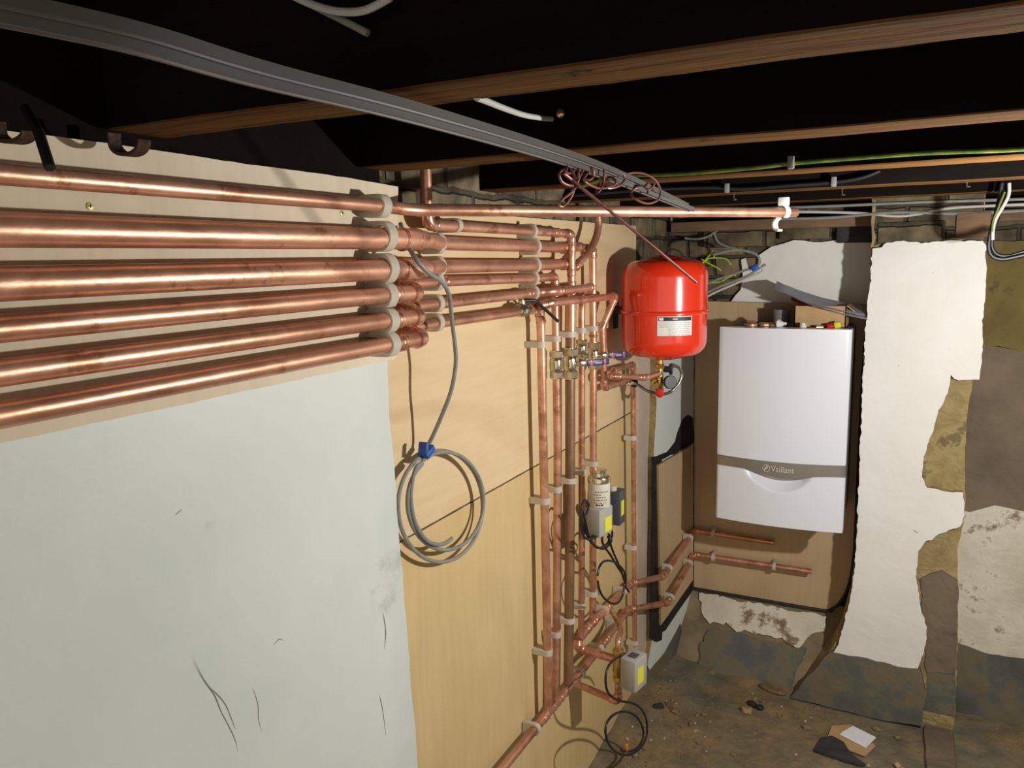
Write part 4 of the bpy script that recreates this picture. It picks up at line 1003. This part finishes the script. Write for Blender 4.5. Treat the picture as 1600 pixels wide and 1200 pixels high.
# dark box behind
cb = W(962,791,X=-.78)
T = Thing('junction_box', 'dark grey box with a yellow sticker, behind the cream actuator', 'actuator', W(962,818,X=-.78))
bm = B(); box(bm, (-.022,-.024,-.055), (.022,.024,.055), .003, mat=Matrix.Translation(cb)); T.part('housing', bm, M['device_dark'])
bm = B(); box(bm, cb+V(.0215,-.012,-.026), cb+V(.0228,.014,.022)); T.part('warning_sticker', bm, M['sticker'], smooth=False)
bm = B(); lathe(bm, [(.010,.05),(.012,.055),(.012,.068),(.006,.07)], cb-V(.005,.012,0), (0,0,1), 16); T.part('cable_gland', bm, M['device_white']); bm = B(); tube(bm, [cb-V(.015,0,0), V(-.868,cb.y,cb.z)], .012, 14); T.part('mounting_stub', bm, M['brass'])
# lower valve with white box
T = Thing('zone_actuator', 'white motor box on a brass valve, low down by the floor', 'actuator', V(VX,VY,W(967,1066,Y=VY).z))
z_ = lambda y: W(967,y,Y=VY).z
bm = B(); lathe(bm, [(.011,z_(1014)),(.014,z_(1018)),(.014,z_(1030)),(.017,z_(1036)),(.017,z_(1048)),(.014,z_(1052)),(.014,z_(1063)),(.011,z_(1066))], (VX,VY,0), n=24); T.part('valve_body', bm, M['brass'])
for yy in (1018,1060):
    bm = B(); hexnut(bm, (VX,VY,z_(yy)), .018, .014); T.part('union_nut', bm, M['brass'], auto=20)
cl = V(VX+.052, VY+.02, W(990,1048,Y=VY+.02).z)
cx_ = W(990,1048,Y=VY).x; cl = V(cx_,VY,W(990,1048,Y=VY).z)
hb = actuator_box(T, cl, .052, .072, .098, M['device_grey'], RT)
m_ = Matrix.Translation(cl) @ Matrix.Rotation(RT,4,'Z')
bm = B(); box(bm, V(.0255,-.022,-.028), V(.0268,.012,.022), mat=m_); T.part('warning_sticker', bm, M['sticker'], smooth=False)
bm = B(); box(bm, V(-.012,-.016,.048), V(.014,.012,.052), .002, mat=m_); T.part('top_slot', bm, M['device_dark'])

# ================================================================= CABLES
def cable(label, pts, r, mat, cat='cable', group=None, n=7, name='cable', extras=()):
    path = crv(pts, n); T = Thing(name, label, cat, path[0], group); bm = B(); tube(bm, path, r, 10); T.part('sheath', bm, M[mat]); return T, path
# grey coiled cable on the plywood
XC = -.795
cab = [W(626,350,X=-.83), W(634,375,X=-.80), W(648,402,X=-.762), W(668,425,X=-.752), W(690,440,X=-.755), W(702,462,X=-.765), W(706,500,X=-.78), W(711,540,X=-.785), W(712,570,X=-.788), W(705,610,X=-.797), W(690,650,X=-.82), W(672,690,X=-.845), W(664,710,X=-.855)]
def ell(cx, cy, a, b_, t0, t1, X, dX=0, n=16, dx=0, dy=0):
    out = []
    for k in range(n+1):
        t = math.radians(t0+(t1-t0)*k/n); s = k/n
        out.append(W(cx+dx*s+a*math.cos(t), cy+dy*s-b_*math.sin(t), X=X+dX*s))
    return out
co = cab[:-1]+ell(688,791,66,87,118,-238,-.858,.007,28,0,0)+ell(695,782,60,76,122,-232,-.851,.008,28,2,2)+ell(684,774,42,72,128,302,-.842,.006,14,0,6)[1:]
T, _ = cable('long grey cable hanging over the pipes and coiled on the plywood', co, .0043, 'cable_grey', n=4)
bm = B(); 
tpc = W(666,707,X=-.845)
box(bm, V(-.013,-.014,-.006), V(.012,.018,.008), .003, mat=Matrix.Translation(tpc) @ Matrix.Rotation(math.radians(28),4,'X'))
box(bm, V(-.010,-.010,-.002), V(.010,.0,.022), .002, mat=Matrix.Translation(tpc+V(.004,-.012,.002)) @ Matrix.Rotation(math.radians(-12),4,'X'))
T.part('tape_wrap', bm, M['tape_blue'], label='blue tape binding the coil')
# black cables
L1 = [W(x,y,X=-.765) for x,y in [(930,836),(920,838),(911,825),(908,800),(913,782),(920,790),(914,812),(918,838),(930,853),(944,857),(955,846),(956,828),(948,820),(941,838),(943,852),(953,866),(964,884),(974,900),(978,913)]]
T, _ = cable('black flex looped under the upper cream actuator', L1, .0036, 'cable_black')
L1 = [W(x,y,X=-.755) for x,y in [(936,836),(925,842),(914,840),(908,822),(909,796),(914,812),(921,840),(934,856),(948,850),(953,838),(948,832)]]
cable('second black flex bunched beneath the cream actuator', L1, .0034, 'cable_black')
L1 = [W(x,y,X=-.75) for x,y in [(950,838),(958,862),(970,890),(977,912),(976,895),(966,882),(952,876),(940,880),(934,896),(935,915),(942,932),(954,942),(965,942),(973,930),(976,912),(978,918),(983,925)]]
T, pth = cable('black flex ring hanging below the upper actuator, over the risers', L1, .0034, 'cable_black')
tg = W(933,903,X=-.75); bm = B(); lathe(bm, [(.0048,-.006),(.0048,.006)], tg, (0,0,1), 12); T.part('cable_tag', bm, M['orange'], label='orange tag')
XQ = VX+.01
L1 = [W(x,y,X=XQ) for x,y in [(996,1034),(991,1024),(980,1021),(967,1026),(954,1036),(947,1052),(947,1072),(953,1086),(968,1095),(986,1098),(1001,1107),(1010,1125),(1010,1150),(1001,1168),(984,1179),(966,1177),(952,1164),(946,1145),(949,1128),(960,1116),(976,1112),(992,1118),(1003,1134),(1005,1152),(997,1167),(984,1174),(970,1172)]]
T, _ = cable('black flex from the lower actuator, coiled in a ring near the floor', L1, .0036, 'cable_black')
tg = W(979,1168,X=XQ); bm = B(); box(bm, tg-V(.004,.006,.012), tg+V(.004,.006,.010), .001); T.part('cable_tag', bm, M['orange'], label='orange tag')
# trunking pair
D0 = [W(-60,28,Z=.135), W(200,80,Z=.134), W(400,134,Z=.132), W(640,190,Z=.131), W(860,250,Z=.127), W(960,285,Y=1.22), W(1080,331,Y=1.46)]
def channel(path, w_, h_, th=.0012):
    bm = B(); prev = None
    prof_ = [(-w_/2,0),(-w_/2,-h_),(w_/2,-h_),(w_/2,0),(w_/2-th,0),(w_/2-th,-h_+th),(-w_/2+th,-h_+th),(-w_/2+th,0)]
    prof_ = [(a,-b_) for a,b_ in prof_]
    prof_ = [(-w_/2,h_),(-w_/2,0),(-w_/4,0),(-w_/4+.001,.002),(w_/4-.001,.002),(w_/4,0),(w_/2,0),(w_/2,h_),(w_/2-th,h_),(w_/2-th,.0035),(-w_/2+th,.0035),(-w_/2+th,h_)]
    for i, p in enumerate(path):
        t = (path[min(i+1,len(path)-1)]-path[max(i-1,0)]).normalized(); sx = t.cross(V(0,0,1)).normalized(); up = sx.cross(t)
        q = [bm.verts.new(p+sx*a+up*b_) for a,b_ in prof_]
        if prev:
            for k in range(len(q)): bm.faces.new((prev[k],prev[(k+1)%len(q)],q[(k+1)%len(q)],q[k]))
        prev = q
    return bm
pa = crv(D0, 8)
solo('plastic_channel', channel(pa, .012, .008), M['trunk'], 'grey plastic channel strip slung under the joists, left of its twin', 'channel', loc=pa[0], auto=25)
D1 = [p+V(.0135,.0,.006) for p in D0]; D1[-1] = W(1068,325,Y=1.45)+V(.004,0,0)
pb = crv(D1, 8)
solo('plastic_channel', channel(pb, .011, .008), M['trunk'], 'grey plastic channel strip slung under the joists, right of its twin', 'channel', loc=pb[0], auto=25)
# soft copper tube wrapped round the channels
def wd(x): # depth of the channels at a picture column
    return 1.04+(x-860)*(1.46-1.04)/220
wr = [(886,262,0),(874,270,-1),(878,284,-1),(892,290,-1),(901,285,0),(886,250,1),(886,262,-1),(884,270,-1),(896,268,1),(903,250,1),(904,262,-1),(903,285,-1),(893,300,-1),(878,312,-1),(873,320,0),(880,322,0),(892,308,0),(901,286,-1),(912,262,-1),(913,248,0),(908,246,1),(912,258,1),(925,262,-1),(927,276,-1),(918,281,-1),(914,270,1),(928,258,1),(940,258,0),(944,264,-1),(942,288,-1),(935,300,-1),(932,296,0),(940,282,1),(950,276,1),(962,282,-1),(958,290,-1),(935,294,-1),(912,280,-1),(930,264,1),(955,262,0),(972,270,-1),(976,280,-1),(968,290,-1),(950,294,-1),(945,285,1),(975,273,1),(1000,270,0),(1022,280,-1),(1032,298,-1),(1028,312,-1),(1012,318,-1),(994,312,-1),(986,303,0),(990,296,1),(1003,290,0),(1013,297,-1),(1021,290,-1),(1022,286,-1)]
L1 = [W(x,y,Y=wd(x)-.034+s*.014) for x,y,s in wr]
T = Thing('copper_capillary', 'thin soft copper tube knotted round the grey channels, pointing down across the red vessel', 'tube', L1[0])
bm = B(); tube(bm, crv(L1, 5), .0019, 8); T.part('coil', bm, M['capillary'])
bm = B(); tube(bm, crv([W(880,270,Y=1.04), W(895,282,Y=1.06), W(902,288,Y=1.065), W(1000,368,Y=1.16), W(1088,441,Y=1.26)], 6), .0025, 10, hollow=.004); T.part('straight_end', bm, M['capillary'])
# earth cable and others along joists
def on(Yv, L): return [W(x,y,Y=Yv) for x,y in L]
cable('green and yellow earth cable clipped along a joist face at the right', on(1.612,[(905,292),(960,276),(1040,273),(1100,269),(1180,262),(1240,255),(1350,246),(1450,239),(1560,235),(1640,231)]), .0042, 'cable_earth')
cable('dark grey cable sagging along the joist behind the earth cable', on(2.118,[(760,318),(900,305),(1000,297),(1100,293),(1160,295),(1230,290),(1300,285),(1345,278),(1375,267)]), .005, 'cable_black')
for x,y,Yv,l in [(1236,254,1.608,'small clip on the earth cable, right of the copper knot'),(1136,294,2.114,'grey clip on the sagging dark cable above the pipe end'),(1303,284,2.114,'grey clip on the sagging dark cable further right')]:
    p = W(x,y,Y=Yv); bm = B(); box(bm, p-V(.006,.006,.012), p+V(.006,.004,.012), .002); solo('cable_clip', bm, M['boiler_grey'], l, 'cable clip', group='clips on joist cables')
for i,(x,y,Yv,lab) in enumerate([(1147,308,2.155,'bent nail under a joist, left of the pipe end'),(1316,300,2.155,'bent nail under a joist, middle of the three'),(1511,287,2.155,'bent nail under a joist, nearest the right edge')]):
    p = W(x,y,Y=Yv); bm = B(); tube(bm, [p+V(0,0,.02), p-V(0,0,.004), p-V(-.003,0,.006)], .0014, 8); lathe(bm, [(.005,0),(.005,.0015)], p-V(-.003,0,.008), (0,0,1), 12); solo('nail', bm, M['nickel'], lab, 'nail', group='nails under the joists')
cable('white cable dipping between the first and second joists', [W(745,152,Y=.70), W(765,160,Y=.80), W(790,170,Y=.88), W(820,180,Y=.98), W(850,185,Y=1.06), W(862,186,Y=1.09)], .0036, 'cable_white')
p = W(876,178,Y=1.092); bm = B(); lathe(bm, [(.006,0),(.006,.006),(.003,.008)], p, (.3,-1,0), 14); solo('pipe_stub', bm, M['copper_bright'], 'tiny copper pipe end poking through the second joist', 'pipe')
cable('grey cable loop crossing the top edge between joists', [W(455,-8,Y=.60), W(490,8,Y=.60), W(530,18,Y=.60), W(570,16,Y=.60), W(610,-4,Y=.60)], .0036, 'cable_white')
cable('dull grey cable fading into the dark near the top edge', [W(452,-10,Y=.612), W(500,14,Y=.612), W(540,34,Y=.612), W(575,52,Y=.615)], .0034, 'cable_grey')
# cables along back wall top
cable('thin grey cable wriggling over the bricks behind the vessel', on(3.19,[(1049,340),(1050,355),(1058,361),(1070,357),(1076,351),(1086,352),(1100,357),(1116,361),(1122,350),(1128,345)]), .0048, 'cable_grey', group='cables at the top of the back wall')
cable('grey cable hooking down the bricks above the blue tape', on(3.19,[(1130,348),(1118,354),(1116,364),(1122,378),(1138,386),(1150,388)]), .005, 'cable_grey', group='cables at the top of the back wall')
cable('grey cable sagging low over the bricks above the vessel', on(3.185,[(1070,372),(1086,374),(1105,370),(1118,362),(1135,352)]), .005, 'cable_grey', group='cables at the top of the back wall')
for i,(L,lab,m_) in enumerate([([(1060,338),(1160,333),(1250,331),(1340,333),(1400,338),(1440,334),(1480,326),(1540,322),(1640,318)],'pale cable running the length of the back wall top','cable_white'),([(1220,342),(1300,340),(1400,332),(1500,334),(1620,328)],'dull grey cable just under the pale one on the back wall','cable_grey'),([(1180,326),(1300,322),(1440,316),(1640,310)],'pinkish grey cable highest on the back wall','cable_grey')]):
    cable(lab, on(3.0-.005*i,L), .005, m_)
# bunch right of vessel with blue tape
YC = 2.90
for lab, L, m_, r in [('upper grey cable of the bunch bound with blue tape',[(1090,452),(1110,441),(1140,430),(1165,422),(1182,417),(1187,408),(1182,398),(1165,392),(1145,391),(1115,398)],'cable_grey',.0048),
                   ('middle grey cable of the taped bunch, nearest the plaster',[(1090,466),(1115,452),(1145,440),(1170,430),(1185,420),(1196,413)],'cable_grey',.0048),
                   ('lower grey cable of the taped bunch, curling back on itself',[(1095,470),(1115,458),(1145,445),(1170,434),(1188,426),(1192,422),(1186,416),(1176,420)],'cable_white',.0044)]:
    cable(lab, on(YC,L), r, m_, group='cables bound with blue tape')
p = W(1179,418,Y=YC-.006); bm = B(); box(bm, V(-.012,-.010,-.011), V(.013,.010,.010), .004, mat=Matrix.Translation(p) @ Matrix.Rotation(-.4,4,'Y')); solo('tape_wrap', bm, M['tape_blue'], 'blue tape wrapped round the grey cables right of the vessel', 'tape')
for lab, L in [('yellow and green wire arching up right of the red vessel',[(1098,412),(1108,404),(1120,403),(1135,405),(1142,414)]),('yellow wire poking down beside the vessel top',[(1096,405),(1108,412),(1120,418),(1127,423)]),('yellow and green wire low behind the vessel shoulder',[(1096,444),(1112,442),(1125,441),(1128,444)]),('green wire spraying upwards behind the vessel',[(1094,414),(1106,402),(1114,392),(1116,402)]),('yellow wire in front of the tape bunch',[(1120,446),(1135,435),(1148,430),(1150,436)])]:
    cable(lab, on(YC+.03,L), .0026, 'cable_yellow', cat='wire', group='loose wires beside the vessel')
# hanging cables at right
cable('outer black cable hanging from the joists at the right edge', on(2.55,[(1566,286),(1562,310),(1556,335),(1549,360),(1545,385),(1550,400),(1566,405),(1590,401),(1625,392)]), .006, 'cable_black', group='cables hanging at the right')
cable('inner black cable hanging from the joists at the right edge', on(2.56,[(1575,286),(1568,315),(1556,350),(1550,380),(1556,396),(1575,400),(1610,390)]), .005, 'cable_black', group='cables hanging at the right')
cable('white cable hanging beside the black ones at the right edge', on(2.54,[(1577,286),(1576,305),(1566,325),(1556,342),(1552,356),(1551,375)]), .0045, 'cable_white', group='cables hanging at the right')
cable('green and yellow wire hanging among the black cables at the right edge', on(2.53,[(1570,300),(1560,325),(1552,345),(1550,362)]), .0028, 'cable_earth', group='cables hanging at the right')

# ================================================================= IRON BITS AND SCREWS
def hook(cx, cy, a, b_, Yv, label, t0, t1, stem=None):
    bm = B(); path = []
    for k in range(17):
        t = math.radians(t0+(t1-t0)*k/16); path.append(W(cx+a*math.cos(t), cy-b_*math.sin(t), Y=Yv))
    if stem: path = [W(*s,Y=Yv) for s in stem]+path
    strip(bm, path, V(.25,1,0).normalized(), .014, .004); solo('pipe_hook', bm, M['iron'], label, 'hook', group='old iron pipe hooks', auto=40)
hook(202,222,23,20,.618,'rusty iron pipe hook hanging right of the black bar',180,370,[(178,208),(178,216)])
hook(22,206,24,16,.49,'rusty iron pipe hook at the left edge of the picture',180,365,[(-4,190)])
bm = B(); a = W(44,190,Y=.46); b_ = W(60,205,Y=.45); c = W(78,262,Y=.44)
tube(bm, fillet([W(40,170,Y=.47), b_, c], .02)[0], .0048, 6); solo('iron_bar', bm, M['black_iron'], 'short black iron bar slanting down in front of the topmost pipe', 'bar', auto=20)
def screw(x, y, X, lab):
    p = W(x,y,X=X); T = Thing('screw', lab, 'screw', p, 'screws in the plywood')
    bm = B(); lathe(bm, [(.0045,0),(.0042,.0012),(.002,.0018)], p, (1,0,0), 16); T.part('head', bm, M['screw'])
    bm = B(); box(bm, p+V(.001,-.0025,-.0006), p+V(.0021,.0025,.0006)); box(bm, p+V(.001,-.0006,-.0025), p+V(.0021,.0006,.0025)); T.part('cross_slot', bm, M['ink'], smooth=False)
screw(140,322,XF,'brass cross-head screw in the plywood near the left edge')
screw(534,333,XF,'brass cross-head screw in the plywood beside the near clips')

# ================================================================= FLOOR DEBRIS
def zfl(x, y): return FLOOR
p = [W(x,y,Z=FLOOR+.012) for x,y in [(1300,1134),(1330,1132),(1368,1165),(1352,1181),(1290,1158)]]
bm = B(); slab(bm, p, (0,0,1), .004); solo('cardboard_piece', bm, M['card'], 'torn brown cardboard lying on the floor under the white cards', 'cardboard', smooth=False)
for k,(o1,lab) in enumerate([((0,0),'lower white card on the floor cardboard'),((3,-3),'upper white card on the floor cardboard')]):
    p = [W(x+o1[0],y+o1[1],Z=FLOOR+.016+.003*k) for x,y in [(1312,1147),(1330,1137),(1366,1155),(1353,1168)]]
    bm = B(); slab(bm, p, (0,0,1), .002); solo('white_card', bm, M['paper'], lab, 'card', smooth=False, group='white cards on the floor')
p = [W(x,y,Z=FLOOR+.016) for x,y in [(1272,1171),(1282,1152),(1300,1150),(1318,1160),(1328,1176),(1352,1194),(1340,1193),(1300,1182)]]
bm = B(); slab(bm, rag(p,.02,.003), (0,0,1), .010); solo('slate_fragment', bm, M['stone_dark'], 'dark slate fragment beside the cardboard on the floor', 'slate', smooth=False)
def stick(x0_, y0_, x1_, y1_, r, mat, lab, cat='wood chip'):
    a = W(x0_,y0_,Z=FLOOR+r*.9+.006); b_ = W(x1_,y1_,Z=FLOOR+r*.9+.006); bm = B(); pt = [a.lerp(b_,t)+V(0,0,.003*math.sin(t*9)) for t in (0,.2,.5,.8,1)]
    tube(bm, pt, r, 7, rs=[r*.4,r,r*.9,r*1.1,r*.3], flat=1.6); solo('wood_splinter', bm, M[mat], lab, cat, auto=25, group='wood splinters on the floor')
stick(1040,1098,1058,1115,.008,'plate','wood splinter on the floor beside the ring of black cable')
stick(1186,1070,1228,1085,.011,'plate','long wood splinter at the foot of the alcove')
stick(1398,1192,1414,1206,.006,'card','pale wood splinter at the bottom edge of the picture')
stick(1168,1096,1194,1108,.008,'tar','charred splinter in the middle of the floor')
for x,y,r,m_,lab in [(1028,1105,.022,'stone_dark','dark lump of rubble at the foot of the left wall'),(1166,1110,.02,'ochre','ochre lump of mortar on the floor in front of the alcove'),(1260,1136,.014,'brown_damp','reddish brown lump of rubble in the middle of the floor'),(1370,1138,.012,'stone','small pale stone just behind the white cards'),(1403,1152,.010,'brown_damp','small brown stone near the pier corner'),(1110,1048,.022,'stone','pale lump of mortar in the alcove corner'),(1286,978,.0,'stone','')]:
    if r:
        c = W(x,y,Z=FLOOR+r*.5); bm = B(); blob(bm, c, r, (1.2,1,.6), .3, x); solo('rubble_lump', bm, M[m_], lab, 'rubble', group='lumps of rubble on the floor')
# white flakes and grit: uncountable litter
bm = B(); random.seed(11)
for k in range(900):
    if k%3: x = -.83+abs(random.gauss(0,.22)); y = random.uniform(2.1,3.15)
    else: x = random.uniform(-.82,.7); y = random.uniform(1.9,3.1)
    if random.random() < .35: x, y = random.uniform(-.8,-.1), 3.06-abs(random.gauss(0,.10))
    if x > -.12 and y > 2.93: continue
    r = random.uniform(.002,.0055)*(1 if random.random() < .93 else 2.2)
    c = V(x,y,FLOOR+.010*noise.noise(Vector((x*3,y*3,0)))+.005*noise.noise(Vector((x*14,y*14,5)))+r*.4)
    dwx = max(0, 1-(x+.86)/.22)*max(0, min(1,(y-2.2)/.4)); c.z += .025*dwx
    n0 = len(bm.faces); bm.faces.ensure_lookup_table() if 0 else None
    res = bmesh.ops.create_icosphere(bm, subdivisions=1, radius=1)
    rot = Matrix.Rotation(random.uniform(0,6),3,'Z'); sc = V(random.uniform(.7,1.8),random.uniform(.6,1.2),random.uniform(.3,.8)); mi = random.choice((0,0,0,0,1,2,2,2,2))
    for v in res['verts']: v.co = rot @ V(v.co.x*sc.x*r, v.co.y*sc.y*r, v.co.z*sc.z*r)+c
    for f in {f for v in res['verts'] for f in v.link_faces}: f.material_index = mi
o = finish('floor_litter', bm, [M['stone'], M['chip_white'], M['brown_damp']], V(-.3,2.6,FLOOR), smooth=False)
tag(o, 'grit, plaster crumbs and flakes scattered over the dirty floor', 'litter', kind='stuff')
